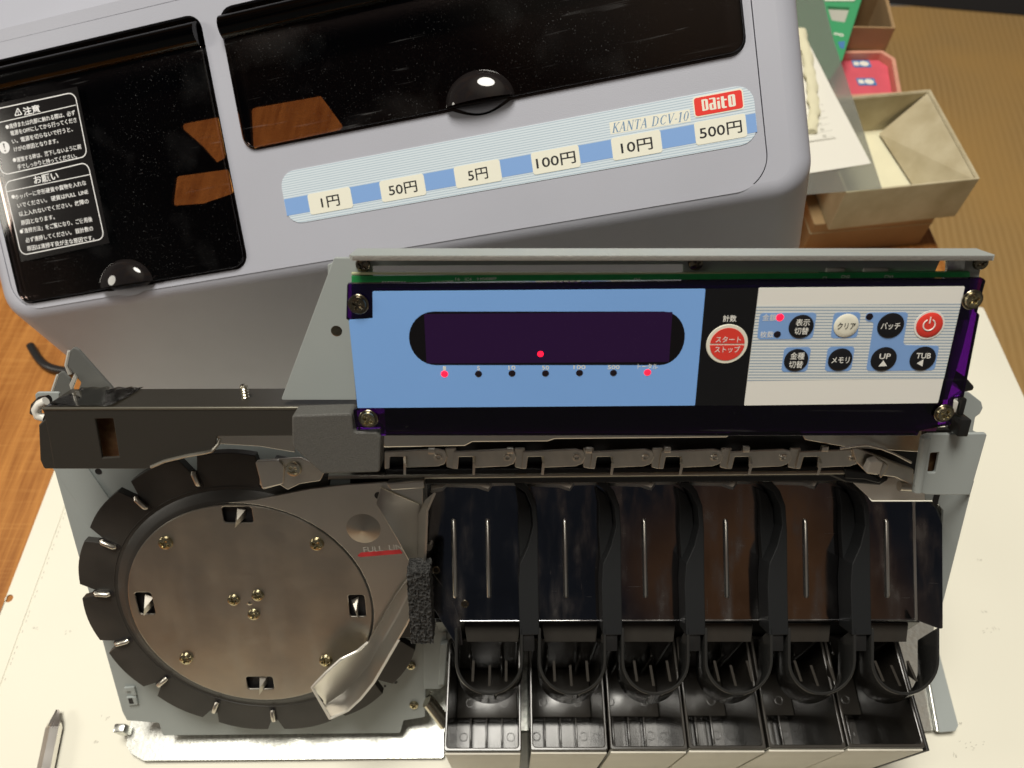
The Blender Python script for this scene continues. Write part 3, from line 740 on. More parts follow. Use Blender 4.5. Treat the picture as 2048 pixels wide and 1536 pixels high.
for r in (54.9,):
    link('disc_ridge', lathe_mesh([(r - .22, 9.55), (r - .1, 9.78), (r + .1, 9.78), (r + .22, 9.55)], 'disc_rubber', 72), CH.moved(DC.x, DC.y).M, disc)
PIN = tube_mesh([(57.2, 0, 9.9), (57.6, 0, 10.5), (62.0, 0, 10.5), (62.4, 0, 9.8)], .95, 'nickel', 10)
SLOT = plate_mesh([rp([(55.2, -1.4), (63.6, -1.4), (63.6, 1.4), (55.2, 1.4)], 1.2)], 9.58, 9.75, 'black_inside', 0)
for k in range(NT):
    a = radians(102.8 + 24 * k)
    if k in (9, 10, 11, 12, 13): continue
    m = CH.moved(DC.x, DC.y, 0, a).M
    link('notch_slot', SLOT, m, disc); link('notch_pin', PIN, m, disc)
# hub plate: dished stainless disc
def cut(px, w, hw, hh, r=1.2):
    u, v = CH.at(*px, w); return rp([(u - hw, v - hh), (u + hw, v - hh), (u + hw, v + hh), (u - hw, v + hh)], r)
HW = 12.4
cuts = [cut((475, 1030), HW, 5.6, 3.6), cut((520, 1366), HW, 5.6, 3.4), cut((290, 1207), HW, 3.3, 5.4), cut((714, 1212), HW, 3.3, 5.4)]
hub = plate('hub_plate', cs, CH, [circ(DC.x, DC.y, 48.4, 96)] + cuts, 11.4, HW, 'stainless_hub', .35)
plate('hub_backing', hub, CH, circ(DC.x, DC.y, 47.5, 64), 9.0, 9.9, 'black_inside')
for (px, d, w2) in [((475, 1030), (0, -1), 0), ((520, 1366), (.4, -1), 0), ((290, 1207), (.3, -1), 1), ((714, 1212), (-.3, -1), 1)]:
    u, v = CH.at(*px, HW)
    b = 2.2
    e = 1 if d[0] >= 0 else -1
    V = [(u - .4 * e, v + 3.0, 10.2), (u + 2.6 * e, v + 1.2, 10.2), (u + 2.2 * e, v - 2.2, 10.4), (u - 1.0 * e + d[0] * 2, v - 4.4, HW + 2.2), (u + .2 * e, v - 1.2, HW + 1.8)]
    link('agitator_tab', mesh(V, [(0, 1, 4), (1, 2, 4), (2, 3, 4), (0, 4, 3), (0, 3, 2, 1)], 'nickel', 20), CH.M, hub)
for px in [(332, 1085), (634, 1087), (373, 1316), (652, 1320)]: screw(hub, CH, px, HW, 2.8, 'screw_brass', 0)
for px in [(468, 1199), (516, 1190), (508, 1228)]: screw(hub, CH, px, HW, 2.5, 'screw_brass')
u, v = CH.at(499, 1207, HW); link('hub_centre', lathe_mesh([(0, .3), (.6, .25), (1.0, 0)], 'zinc', 16), CH.moved(u, v, HW).M, hub)

# --- hopper plate to the right of the hub
arcp = [pol(49.2, radians(98 - 6.2 * k)) for k in range(0, 21)]
outl = CH.pts(12.3, [(735, 1290), (828, 1150), (846, 1120), (846, 964), (760, 966), (690, 970), (620, 978), (560, 990), (510, 1000)])
hop = plate('hopper_plate', cs, CH, arcp + outl, 11.2, 12.3, 'stainless', .2)
u, v = CH.at(727, 1057, 12.3)
link('hopper_dome', lathe_mesh([(0, 1.5), (.5, 1.42), (6.3, .06), (6.6, -.02)], 'stainless_hub', 64, 60), CH.moved(u, v, 12.3).M, hop)
plate('full_line_mark', hop, CH, rp(CH.pts(12.33, [(714, 1112), (722, 1105), (800, 1099), (806, 1107), (722, 1114)]), .3), 12.3, 12.36, 'red_paint')
text_px('full_line_text', hop, CH, 12.3, 'FULL  LINE', (728, 1105), (815, 1098), 15, 'etch_pale', 0, 0)
dark_hole(hop, CH, (757, 991), 12.3, 1.5); 
pplate('entry_lip', hop, CH, 16.0, [(772, 968), (848, 962), (850, 977), (782, 981)], 3.4, 'stainless', .5, .5)
# bent guard flange and curved deflector
def S(px, w): u, v = CH.at(*px, w); return (u, v, w)
sheet('guard_flange', cs, CH, [[S((762, 976), 13), S((840, 1010), 13), S((842, 1120), 13)], [S((753, 1008), 19), S((794, 1076), 19), S((826, 1134), 19)]], .7, 'stainless')
sheet('guard_edge', cs, CH, [[S((850, 1000), 14), S((836, 1030), 14), S((833, 1090), 14), S((830, 1135), 14)], [S((868, 985), 24), S((852, 1022), 24), S((850, 1090), 24), S((846, 1140), 24)]], .8, 'stainless')
e1 = [((826, 1140), 13.5), ((790, 1190), 13.5), ((735, 1285), 14.5), ((715, 1302), 19), ((682, 1318), 22), ((652, 1345), 23), ((624, 1374), 23)]
cr = [((830, 1165), 12.9), ((800, 1225), 12.9), ((765, 1285), 12.9), ((738, 1330), 14), ((712, 1360), 15), ((686, 1385), 15.5), ((652, 1408), 15.5)]
e2 = [((838, 1200), 23), ((815, 1250), 23), ((780, 1310), 23), ((748, 1365), 23), ((722, 1397), 23), ((696, 1421), 23), ((660, 1437), 23)]
def fine(E, n=4):
    out = []
    for i in range(len(E) - 1):
        for k in range(n):
            t = k / n; out.append(S((E[i][0][0] * (1 - t) + E[i + 1][0][0] * t, E[i][0][1] * (1 - t) + E[i + 1][0][1] * t), E[i][1] * (1 - t) + E[i + 1][1] * t))
    out.append(S(E[-1][0], E[-1][1])); return out
A, B, D = fine(e1), fine(cr), fine(e2)
mid = lambda P, Q, t, s: [tuple(p[i] * (1 - t) + q[i] * t + (s if i == 2 else 0) for i in range(3)) for p, q in zip(P, Q)]
df = sheet('coin_deflector', cs, CH, [A, mid(A, B, .35, -.5), mid(A, B, .75, -.6), B, mid(B, D, .2, -.7), mid(B, D, .55, -.3), D], .7, 'stainless', 55)
tube('deflector_hem', df, CH, [tuple(p) for p in A[8:]] + [tuple(p) for p in D[::-1][:2]], .55, 'etch_pale', 8)
tube('deflector_hem', df, CH, [tuple(p) for p in D[6:]], .5, 'etch_pale', 8)
# foam pad
FO = CH.moved(*CH.at(840, 1218, 31), 0)
fu = (Vector(CH.at(862, 1218, 31)) - Vector(CH.at(818, 1218, 31))).length / 2
fv = (Vector(CH.at(840, 1148, 31)) - Vector(CH.at(840, 1288, 31))).length / 2
bm = bmesh.new(); bmesh.ops.create_cube(bm, size=1)
bmesh.ops.subdivide_edges(bm, edges=bm.edges[:], cuts=26, use_grid_fill=True)
for v in bm.verts:
    c = v.co; j = lambda: random.gauss(0, .16)
    v.co = Vector((c.x * 2 * fu + j(), c.y * 2 * fv + j(), 22 + (c.z + .5) * 9 + j() * 1.6)) * .001
me = bpy.data.meshes.new('foam'); bm.to_mesh(me); bm.free()
link('foam_pad', finish(me, 'foam', 50), FO.M, cs)

# --- long black beam over the disc
be = pplate('beam', cs, CH, 30, [(85, 816), (704, 814), (715, 868), (586, 872), (434, 873), (430, 892), (422, 905), (372, 916), (318, 930), (290, 938), (108, 938), (98, 878)], 1.2, 'black_steel', .3,
            holes=[[(190, 838), (226, 837), (238, 914), (204, 916)]])
pplate('beam_window', be, CH, 25, [(180, 825), (240, 825), (252, 925), (195, 925)], .8, 'rust_film')
q = [S((85, 816), 30), S((706, 814), 30)]
V = [(q[0][0], q[0][1], 30.05), (q[1][0] + 2, q[1][1], 30.05), (q[1][0] + 2, q[1][1], 14.5), (q[0][0] + 1, q[0][1], 14.5)]
plate_top = mesh([(x, y + .02, z) for x, y, z in V] + [(x, y - 1.2, z) for x, y, z in V], [(0, 1, 2, 3), (4, 5, 6, 7), (0, 1, 5, 4), (1, 2, 6, 5), (2, 3, 7, 6), (3, 0, 4, 7)], 'black_steel')
link('beam_top', plate_top, CH.M, be)
M('beam_edge', (.16, .15, .12), .30, metal=.6)
tube('beam_bend', be, CH, [(q[0][0], q[0][1] - .35, 29.75), (q[1][0], q[1][1] - .35, 29.75)], .55, 'beam_edge', 10)
pplate('beam_end', be, CH, 27, [(77, 850), (90, 838), (100, 840), (112, 938), (88, 938), (80, 920)], 9, 'black_steel', .4, .8)
arc = fine([((302, 934), 30.4), ((330, 922), 30.4), ((372, 912), 30.4), ((412, 905), 30.4), ((424, 902), 30.4), ((436, 888), 29), ((440, 876), 28)])
tube('wire_edge', be, CH, arc, .6, 'nickel_dark', 8)
# stud, holes and tape on the beam top
TOPF = Frame(CH.W(0, q[0][1], 30), CH.a, -CH.n)
def topat(px): return TOPF.at(*px, 0)
u, v = topat((491, 797)); m = TOPF.moved(u, v, .02)
stud = [(0, 5.2), (1.0, 5.0), (1.35, 4.4)]
for k in range(4): stud += [(1.1, 4.1 - k), (1.5, 3.7 - k)]
link('stud', lathe_mesh(stud + [(1.5, 0)], 'zinc', 16), m.M, be)
for px in [(612, 788), (693, 788)]: dark_hole(be, TOPF, px, .03, .9)
RW = []
for j in range(5):
    t = j / 4
    RW.append([(topat((95 + 130 * k / 10 + 22 * t, 814))[0], 15.5 * t + .3, .35 + .5 * sin(k * 1.7 + j) ** 2 + .25 * random.random()) for k in range(11)])
sheet('clear_tape', be, TOPF, RW, .08, 'clear_tape')
# stainless strip behind, latch arm and cover block
pplate('coin_guide', cs, CH, 21, [(436, 868), (590, 868), (590, 905), (520, 893), (440, 888)], .8, 'stainless', .2)
la = pplate('latch_arm', cs, CH, 19, [(512, 922), (600, 916), (652, 940), (640, 962), (600, 968), (575, 980), (560, 970), (524, 980)], 1.2, 'nickel', .25, .8)
pplate('latch_pad', la, CH, 20.2, [(510, 924), (556, 921), (568, 935), (566, 968), (524, 978)], 1.2, 'stainless', .3, .8)
screw(la, CH, (588, 937), 19.1, 2.9, 'zinc')
pplate('cover_block', cs, CH, 38.5, [(583, 831), (704, 827), (707, 864), (752, 865), (762, 874), (760, 945), (645, 948), (584, 893)], 8, 'black_cast', .6, 1.2)

# --- brackets behind the display
WB = 29.0
br = pplate('display_bracket', cs, CH, WB, [(668, 516), (1966, 511), (1950, 600), (1925, 700), (1895, 800), (712, 800), (562, 800)], 1.4, 'grey_steel', .15, .5,
            holes=[[(745, 532), (1366, 529), (1366, 600), (745, 600)], [(1408, 546), (1870, 544), (1882, 518), (1896, 518), (1890, 600), (1408, 600)]])
f0, f1 = CH.at(703, 514, 37), CH.at(1990, 508, 37)
vf = (f0[1] + f1[1]) / 2
V = [(f0[0], vf, WB - 1.4), (f1[0], vf, WB - 1.4), (f1[0] + .6, vf, 36), (f1[0], vf, 37), (f0[0], vf, 37), (f0[0] - .8, vf, 36)]
fl = mesh([(x, vf, z) for x, _, z in V] + [(x, vf - 1.5, z) for x, _, z in V], [(0, 1, 2, 3, 4, 5), (6, 7, 8, 9, 10, 11)] + [(i, (i + 1) % 6, 6 + (i + 1) % 6, 6 + i) for i in range(6)], 'grey_steel')
rail = link('top_flange', fl, CH.M, br)
box('sheared_edge', br, CH, (f0[0] + .2, vf - 1.52, 36.7, f1[0] - .4, vf - .1, 37.15), 'grey_edge', .1)
pplate('bracket_ear', br, CH, WB - .2, [(655, 530), (672, 522), (670, 555), (656, 552)], 1.0, 'grey_steel', .2, .5)
for px in [(726, 529), (1391, 526), (1960, 525)]: screw(br, CH, px, WB + .05, 2.3, 'screw_dark', 0)
pplate('bracket_post', br, CH, WB + .8, [(1897, 516), (1932, 516), (1926, 560), (1890, 560)], 1.0, 'galvanised', .2)
u, v = CH.at(673, 662, WB); link('weld_spot', lathe_mesh([(0, .12), (1.2, .18), (1.6, .1), (1.8, 0)], 'screw_dark', 20), CH.moved(u, v, WB).M, br)

# --- circuit board
pc = pplate('circuit_board', cs, CH, 31.6, [(703, 552), (1940, 544), (1938, 640), (703, 640)], 1.5, 'pcb_green', .05)
e0, e1_ = CH.at(703, 549.5, 31.6), CH.at(1940, 543.5, 31.6)
box('board_edge', pc, CH, (e0[0], e0[1] - .02, 30.2, e1_[0], e0[1] + .55, 31.55), 'pcb_edge', .05)
for s, a, b, h in [('16', (911, 561), (920, 561), 8), ('IC4', (930, 561), (943, 561), 8), ('9 M54580FP', (954, 561), (993, 560), 8), ('RNA51953BFP', (864, 567), (907, 566), 7), ('CN2', (1682, 556), (1699, 556), 8), ('CN1', (1768, 556), (1785, 556), 8), ('C2', (1645, 558), (1653, 558), 7), ('CN3', (1268, 561), (1280, 561), 7)]:
    text_px('silk_text', pc, CH, 31.62, s, a, b, h, 'silk_white', 0, 0, .03)
V, Fc = [], []
for k in range(9):
    for (x0, x1) in ((764 + k * 5.5, 767 + k * 5.5), (1065 + k * 14, 1071 + k * 14)):
        P = CH.pts(31.66, [(x0, 566), (x1, 566), (x1, 563), (x0, 563)]); n = len(V); V += [(*p, 31.66) for p in P]; Fc.append((n, n + 1, n + 2, n + 3))
link('silk_marks', mesh(V, Fc, 'silk_white'), CH.M, pc, kind='stuff')
for a, b in [((1648, 540), (1685, 537)), ((1722, 540), (1772, 537))]:
    u0, v0 = CH.at(*a, 28); u1, v1 = CH.at(*b, 28)
    box('connector', pc, CH, (u0, v0 - 2, 25, u1, v0 + 1.0, 29.9), 'connector', .3)

# --- display panel: smoked purple acrylic with a printed front sheet
WPN = 38.0
pn = pplate('display_panel', cs, CH, WPN, [(694, 568), (1968, 557), (1972, 562), (1955, 625), (1960, 630), (1928, 795), (1908, 798), (1903, 850), (1840, 862), (1835, 872), (760, 872), (762, 858), (712, 860), (706, 820), (714, 818), (698, 642), (692, 638)], 2.0, 'purple_acrylic', .25, .5)
M('panel_back_print', (.26, .06, .26), .4)
pplate('panel_back_print', pn, CH, 35.6, [(752, 578), (1922, 568), (1888, 795), (1872, 862), (772, 866)], .4, 'panel_back_print')
WS = WPN + .35
def psheet(name, px, mat, r=.3, hs=(), w=WS, th=.34): return pplate(name, pn, CH, w, px, th, mat, 0, r, holes=hs)
psheet('blue_sheet', [(745, 583), (1411, 578), (1390, 811), (715, 816), (697.5, 640), (745.5, 637)], 'panel_blue')
psheet('black_strip', [(1412, 578), (1517, 576), (1487.5, 811), (1391, 811)], 'panel_black')
psheet('white_sheet', [(1518, 576), (1930, 573), (1876, 806), (1488, 811)], 'print_white')
fa, fb = CH.at(1513, 613, WS), CH.at(1480, 761, WS)
psheet('striped_field', [(1513.5, 611), (1922, 607), (1888, 757), (1495, 762)], 'panel_stripes', .1, w=WS + .04, th=.03)
# display window with big rounded ends
c_tl, c_br = CH.at(818, 622, WS), CH.at(1370, 728, WS)
tl, tr, brr, bll = [CH.at(*p, WS) for p in ((868, 623), (1328, 620), (1322, 727), (862, 730))]
cyw = (tl[1] + bll[1]) / 2; hh = (tl[1] - bll[1]) / 2; ul = CH.at(818, 676, WS)[0]; ur = CH.at(1370, 671, WS)[0]
cap = (tl[0] - ul)
Lw = [(tl[0] - cap * sin(pi * k / 16), cyw + hh * cos(pi * k / 16)) for k in range(17)] + \
     [(tr[0] + (ur - tr[0]) * sin(pi * k / 16), cyw - hh * cos(pi * k / 16)) for k in range(17)]
plate('display_window', pn, CH, Lw, WS, WS + .04, 'display_black')
psheet('display_glass', [(848, 628), (1345, 624), (1338, 724), (853, 727)], 'display_purple', .2, w=WS + .08, th=.03)
def dot(name, px, r, mat, w=WS, h=.25):
    u, v = CH.at(*px, w); return link(name, lathe_mesh([(0, h), (r * .7, h * .85), (r, 0)], mat, 24), CH.moved(u, v, w).M, pn)
dot('display_point', (1081, 708), .95, 'led_red', WS + .08, .05)
for i, (x, y, s) in enumerate([(889, 748, '1'), (957, 748, '5'), (1024, 747, '10'), (1091, 747, '50'), (1159, 746, '100'), (1227, 746, '500'), (1295, 745, 'トータル')]):
    dot('indicator_lamp', (x, y), 1.1, 'led_red' if i == 0 else 'led_soft' if i == 6 else 'led_dark')
    wd = {1: 6, 2: 14, 3: 24, 4: 40}[len(s)]
    text_at('scale_text', pn, CH, WS, s, (x, y - 12), wd, 11 if i < 6 else 12, 'silk_white', .02)
# key field
WK = WS + .10
def pad(px, r=1.2): psheet('key_pad', px, 'print_blue', r, w=WK, th=.05)
pad([(1520, 626), (1634, 625), (1625, 678), (1514, 679)]); pad([(1668, 625), (1722, 624), (1714, 676), (1661, 677)])
pad([(1732, 625), (1817, 624), (1806, 690), (1879, 691), (1869, 741), (1732, 742), (1748, 643), (1730, 643)]); pad([(1569, 695), (1623, 694), (1614, 743), (1562, 744)]); pad([(1656, 694), (1710, 693), (1702, 742), (1649, 743)])
def key(px, r, mat, ringmat=None, name='key_button'):
    u, v = CH.at(*px, WK); m = CH.moved(u, v, WK)
    if ringmat: link('key_ring', lathe_mesh([(0, .1), (r + .55, .1), (r + .6, 0)], ringmat, 48), m.M, pn)
    link(name, lathe_mesh([(0, .42), (r * .6, .38), (r * .9, .26), (r, .05), (r, 0)], mat, 48, 60), m.moved(0, 0, .11).M, pn)
key((1602, 653), 3.75, 'button_black'); key((1692, 651), 3.75, 'button_cream'); key((1781, 651), 4.0, 'button_black'); key((1858.5, 650), 4.0, 'button_red', 'print_white')
key((1592, 720), 3.7, 'button_black'); key((1680, 719), 3.7, 'button_black'); key((1767, 718), 3.95, 'button_black'); key((1845, 717), 3.95, 'button_black')
u, v = CH.at(1454, 688, WS); m = CH.moved(u, v, WS)
link('start_key_ring', lathe_mesh([(0, .2), (6.2, .2), (6.35, 0)], 'button_cream', 56), m.M, pn)
link('start_key', plate_mesh([[(5.25 * cos(t), 5.25 * sin(t)) for t in [radians(3 + 174 * k / 28) for k in range(29)]], [(5.25 * cos(t), 5.25 * sin(t)) for t in [radians(183 + 174 * k / 28) for k in range(29)]]], .2, .34, 'button_red'), m.M, pn)
def ptxt(s, c, wpx, hpx, mat='print_white', bold=.015, w=WK + .55): text_at('key_text', pn, CH, w, s, c, wpx, hpx, mat, bold)
ptxt('計数', (1459, 637), 27, 14, 'print_white', .03, WS + .02)
ptxt('スタート', (1456, 679), 50, 14, 'print_white', .0, WS + .36); ptxt('ストップ', (1454, 699), 50, 14, 'print_white', 0, WS + .36)
ptxt('表示', (1605, 645), 28, 15); ptxt('切替', (1602, 662), 28, 15); ptxt('クリア', (1692, 652), 36, 15, 'print_black'); ptxt('バッチ', (1780, 652), 38, 15)
ptxt('金種', (1594, 712), 28, 15); ptxt('切替', (1591, 729), 28, 15); ptxt('メモリ', (1680, 720), 35, 15); ptxt('UP', (1769, 712), 22, 15); ptxt('TUB', (1846, 711), 29, 15)
ptxt('金額', (1538, 635), 27, 14, 'print_white', 0, WK + .02); ptxt('枚数', (1533, 669), 27, 14, 'print_white', 0, WK + .02)
def tri(px): plate('key_arrow', pn, CH, CH.pts(WK + .6, px), WK + .54, WK + .6, 'print_white')
tri([(1757, 733), (1774, 732), (1767, 721)]); tri([(1834, 727), (1847, 719), (1845, 733)])
# power symbol
u, v = CH.at(1858.5, 650, WK + .6); m = CH.moved(u, v, WK + .54)
tube('power_mark', pn, m, [(1.75 * cos(radians(118 + 304 * k / 24)), 1.75 * sin(radians(118 + 304 * k / 24)), 0) for k in range(25)], .2, 'print_white', 6)
tube('power_mark', pn, m, [(0, .5, 0), (0, 2.5, 0)], .2, 'print_white', 6)
dot('indicator_lamp', (1560, 635), 1.15, 'led_red', WK); dot('indicator_lamp', (1554.5, 669), 1.1, 'led_dark', WK); dot('indicator_lamp', (1739, 633.5), 1.1, 'led_dark', WK)
for px in [(717, 608), (737, 837), (1944, 599), (1887, 826)]: screw(pn, CH, px, WPN + .5, 2.6, 'screw_brass' if px[1] > 700 or px[0] > 1000 else 'screw_dark', 3.1)

# --- sorting rail under the panel
pplate('rail_bed', cs, CH, 5.5, [(700, 862), (1850, 852), (1836, 960), (1690, 962), (850, 968), (700, 975)], 3, 'black_plastic', .3)
pplate('rail_upper_strip', cs, CH, 15, [(764, 868), (1465, 862), (1455, 876), (1110, 879), (1095, 884), (945, 885), (930, 893), (766, 896)], 4, 'stainless', .6, .8)
pplate('rail_upper_tail', cs, CH, 12, [(1600, 862), (1850, 856), (1846, 905), (1700, 896), (1610, 880)], 1.5, 'nickel', .3, .6)
pplate('rail_ridge', cs, CH, 9.4, [(770, 941), (1690, 934), (1740, 944), (1780, 958), (1760, 972), (1690, 966), (1660, 953), (770, 961)], 3.5, 'black_plastic', .9, .4)
pplate('rail_front', cs, CH, 10.6, [(655, 953), (1700, 943), (1700, 950), (655, 961)], 3.5, 'nickel_dark', .8)
pv = [CH.at(x, 914, 11) for x in (877, 1705)]
PT = (pv[1][0] - pv[0][0]) / 6
LK = [rp(CH.pts(11, [(769, 904), (874, 899), (889, 902), (895, 914), (890, 928), (876, 933), (812, 936), (808, 914), (780, 914), (779, 938), (769, 938)]), .5)]
lk_mesh = plate_mesh(LK, 9.8, 11, 'nickel', .3)
tab_mesh = mesh([(*CH.at(807, 913, 11), 11), (*CH.at(811, 912, 11), 11), (*CH.at(812, 928, 13.5), 13.5), (*CH.at(812, 950, 13), 13), (*CH.at(807, 950, 13), 13), (*CH.at(807, 926, 13), 13)], [(0, 1, 2, 5), (5, 2, 3, 4)], 'nickel', 30)
piv_mesh = lathe_mesh([(0, .1), (.5, .1), (.75, .55), (1.15, .6), (1.4, .15), (1.75, .1), (1.8, 0)], 'nickel', 28)
lug_mesh = box_mesh(*CH.at(857, 906, 11.5), 10.8, CH.at(870, 899, 11.5)[0], CH.at(870, 896, 11.5)[1], 12.6, 'nickel', .25)
joint = plate_mesh([rp(CH.pts(10, [(890, 898), (912, 897), (914, 938), (905, 938), (893, 935)]), .4)], 8.6, 9.9, 'nickel', .3)
for k in range(7):
    m = CH.moved(PT * k, 0, .0 + .02 * (k % 2)).M
    lk = link('rail_link', lk_mesh, m, cs)
    link('link_tab', tab_mesh, m, lk); link('link_rivet', piv_mesh, CH.moved(pv[0][0] + PT * k, pv[0][1], 11).M, lk)
    if k < 6: link('link_joint', joint, m, lk)
    link('link_lug', lug_mesh, CH.moved(PT * k * 1.13, .2 * k, 0).M, lk) if k < 6 else None
# swinging end arm, white slider and roller on the right
ar = pplate('end_arm', cs, CH, 13, [(1704, 893), (1722, 899), (1770, 918), (1828, 940), (1826, 972), (1790, 955), (1735, 948), (1712, 925)], 2, 'nickel', .4, .8)
pplate('slider', ar, CH, 17.5, [(1741, 925), (1756, 920), (1768, 926), (1760, 950), (1732, 946)], 3.5, 'white_plastic', .6, .6)
pplate('slider_edge', ar, CH, 17.2, [(1768, 926), (1777, 931), (1772, 945), (1762, 958), (1758, 950)], 3.0, 'nickel', .4, .3)
pplate('arm_cam', cs, CH, 11, [(1690, 938), (1735, 945), (1766, 962), (1758, 968), (1728, 960), (1690, 958)], 4, 'black_plastic', .6, .8)
pplate('end_cap', cs, CH, 7.5, [(1700, 960), (1850, 950), (1850, 1001), (1744, 1001)], 1.5, 'white_plastic', .2)
tube('end_roller', cs, CH, [S((1798, 972), 12), S((1832, 974), 12)], 1.9, 'nickel', 14)
tube('spring_wire', cs, CH, fine([((1680, 897), 15), ((1712, 892), 16), ((1735, 890), 16), ((1762, 897), 15.5), ((1790, 908), 15), ((1822, 925), 14)]), .45, 'etch_pale', 8)

# --- right-hand brackets
rb = pplate('side_bracket', cs, CH, 24, [(1848, 872), (1858, 869), (1975, 867), (1940, 990), (1870, 990), (1852, 989), (1832, 984), (1829, 970)], 1.5, 'grey_steel', .3, .9,
            holes=[[(1861, 906), (1879, 905), (1871, 946), (1855, 946)]])
pplate('side_plate', cs, CH, -.2, [(1850, 962), (1948, 962), (1942, 985), (1880, 1230), (1872, 1230), (1887, 1022), (1871, 1001), (1850, 1001)], 1.5, 'grey_steel', .2, .3)
pplate('side_slot', cs, CH, .05, [(1873, 974), (1884, 974), (1874, 1014), (1865, 1002)], .2, 'black_inside')
V = [S((1940, 990), 22.6), S((1948, 962), 22.6), S((1948, 962), 0), S((1940, 990), 0)]
link('side_web', mesh(V + [(x - 1.2, y, z) for x, y, z in V], [(0, 1, 2, 3), (4, 5, 6, 7), (0, 1, 5, 4), (1, 2, 6, 5), (2, 3, 7, 6), (3, 0, 4, 7)], 'grey_steel'), CH.M, rb)
pplate('bracket_window', rb, CH, 21, [(1850, 895), (1890, 895), (1885, 955), (1845, 955)], .8, 'rust_film')
tube('bracket_bend', rb, CH, [S((1851, 874), 23), S((1834, 982), 23)], 1.7, 'grey_steel', 14)
se = pplate('side_ear', cs, CH, 8, [(1926, 782), (1940, 786), (1963, 804), (1966, 816), (1960, 828), (1951, 834), (1946, 862), (1972, 874), (1890, 885), (1900, 800)], 1.4, 'grey_steel', .3, 1.0)
wd = pplate('wedge_foot', cs, CH, 24, [(1930, 752), (1950, 774), (1947, 782), (1926, 786), (1915, 770)], 9, 'black_plastic', .8, .8)
pg = box('sensor_plug', cs, CH, (*CH.at(1905, 866, 26), 22, CH.at(1926, 866, 26)[0], CH.at(1926, 832, 26)[1], 29), 'black_plastic', .5)
box('plug_pin', pg, CH, (*CH.at(1917, 832, 27), 24, CH.at(1927, 832, 27)[0], CH.at(1927, 798, 27)[1], 27), 'black_plastic', .5)
box('plug_collar', pg, CH, (*CH.at(1906, 828, 27), 23, CH.at(1916, 828, 27)[0], CH.at(1916, 806, 27)[1], 26), 'white_plastic', .4)
pplate('rear_bar', cs, CH, 17, [(1850, 862), (1905, 860), (1905, 880), (1850, 876)], 3, 'black_plastic', .5)

# --- ears at the upper left
M('grey_shade', (.125, .128, .12), .42, bump=.05, bscale=1500)  # grey steel darkened; the left ears' shade is put into the colour
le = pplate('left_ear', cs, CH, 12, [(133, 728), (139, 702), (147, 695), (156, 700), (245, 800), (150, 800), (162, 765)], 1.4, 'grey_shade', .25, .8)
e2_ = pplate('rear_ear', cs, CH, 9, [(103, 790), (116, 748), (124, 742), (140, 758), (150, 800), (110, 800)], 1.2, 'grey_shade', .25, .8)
tube('ear_edge', le, CH, [S((139, 702), 11.6), S((133, 730), 11.6), S((140, 748), 11.6)], .7, 'etch_pale', 8)
tube('ear_edge', e2_, CH, [S((116, 750), 8.6), S((104, 786), 8.6)], .6, 'etch_pale', 8)
pplate('ear_tab', e2_, CH, 14, [(70, 789), (74, 785), (118, 785), (118, 804), (78, 812), (72, 806)], 1.2, 'grey_steel', .25, .6)
pplate('ear_clip', e2_, CH, 13, [(138, 770), (148, 748), (153, 756), (146, 775), (143, 785)], 1.0, 'etch_pale', .2)
tube('wire_loop', le, CH, [S((92, 802), 24), S((80, 808), 24), S((72, 820), 24), S((76, 832), 24), S((90, 836), 24)], 1.5, 'white_plastic', 10)
tube('wire_loop', le, CH, [S((98, 800), 22), S((84, 802), 22), S((73, 813), 22), S((71, 826), 22)], 1.8, 'cable_black', 10)

# --- coin chutes
ch = pplate('chute_plate', cs, CT, 0, [(850, 962), (1690, 950), (1724, 978), (1744, 1003), (1870, 1003), (1885, 1018), (1886, 1257), (1879, 1258), (1834, 1241), (918, 1243), (905, 1200), (866, 1148), (846, 1120), (846, 1015)], 1.0, 'chute_steel', .2, .6)
pplate('chute_side', ch, CT, -1.5, [(846, 1100), (880, 1090), (915, 1180), (925, 1290), (912, 1290), (866, 1215)], 1.0, 'chute_steel', .2)
for x in (907, 975, 1129, 1288, 1451, 1610, 1772):
    a, b = CT.at(x, 1041, .4), CT.at(x + 3, 1193, .4)
    tube('chute_rib', ch, CT, [(a[0], a[1], -.2), (a[0], a[1] - .6, .35), (b[0], b[1] + .6, .35), (b[0], b[1], -.2)], .95, 'rib_steel', 12)
a, b = CT.at(1828, 1004, .3), CT.at(1833, 1240, .3)
tube('chute_crease', ch, CT, [(a[0], a[1], -.25), (b[0], b[1], -.25)], .7, 'rib_steel', 10)
a, b = CT.at(920, 1243, .2), CT.at(1834, 1240, .2)
tube('chute_front_bend', ch, CT, [(a[0], a[1], -.35), (b[0], b[1], -.35)], .55, 'chute_steel', 10)
u, v = CT.at(842, 992, 2); fx = pplate('chute_fixing', ch, CT, 2.0, [(826, 982), (852, 980), (853, 1000), (845, 1006), (832, 1005), (827, 998)], 1.2, 'nickel', .3, .7)
screw(ch, CT, (841, 992), 2.05, 1.7, 'screw_dark')
for px in [(872, 1140), (930, 1208)]:
    u, v = CT.at(*px, 0); link('chute_rivet', lathe_mesh([(0, .05), (1.0, .05), (1.25, .35), (1.5, .3), (1.6, 0)], 'screw_dark', 24), CT.moved(u, v, .02).M, ch)
u, v = CT.at(858, 1093, 2); tube('chute_stud', ch, CT, [(u, v, 0), (u, v, 4)], 1.3, 'nickel', 14)
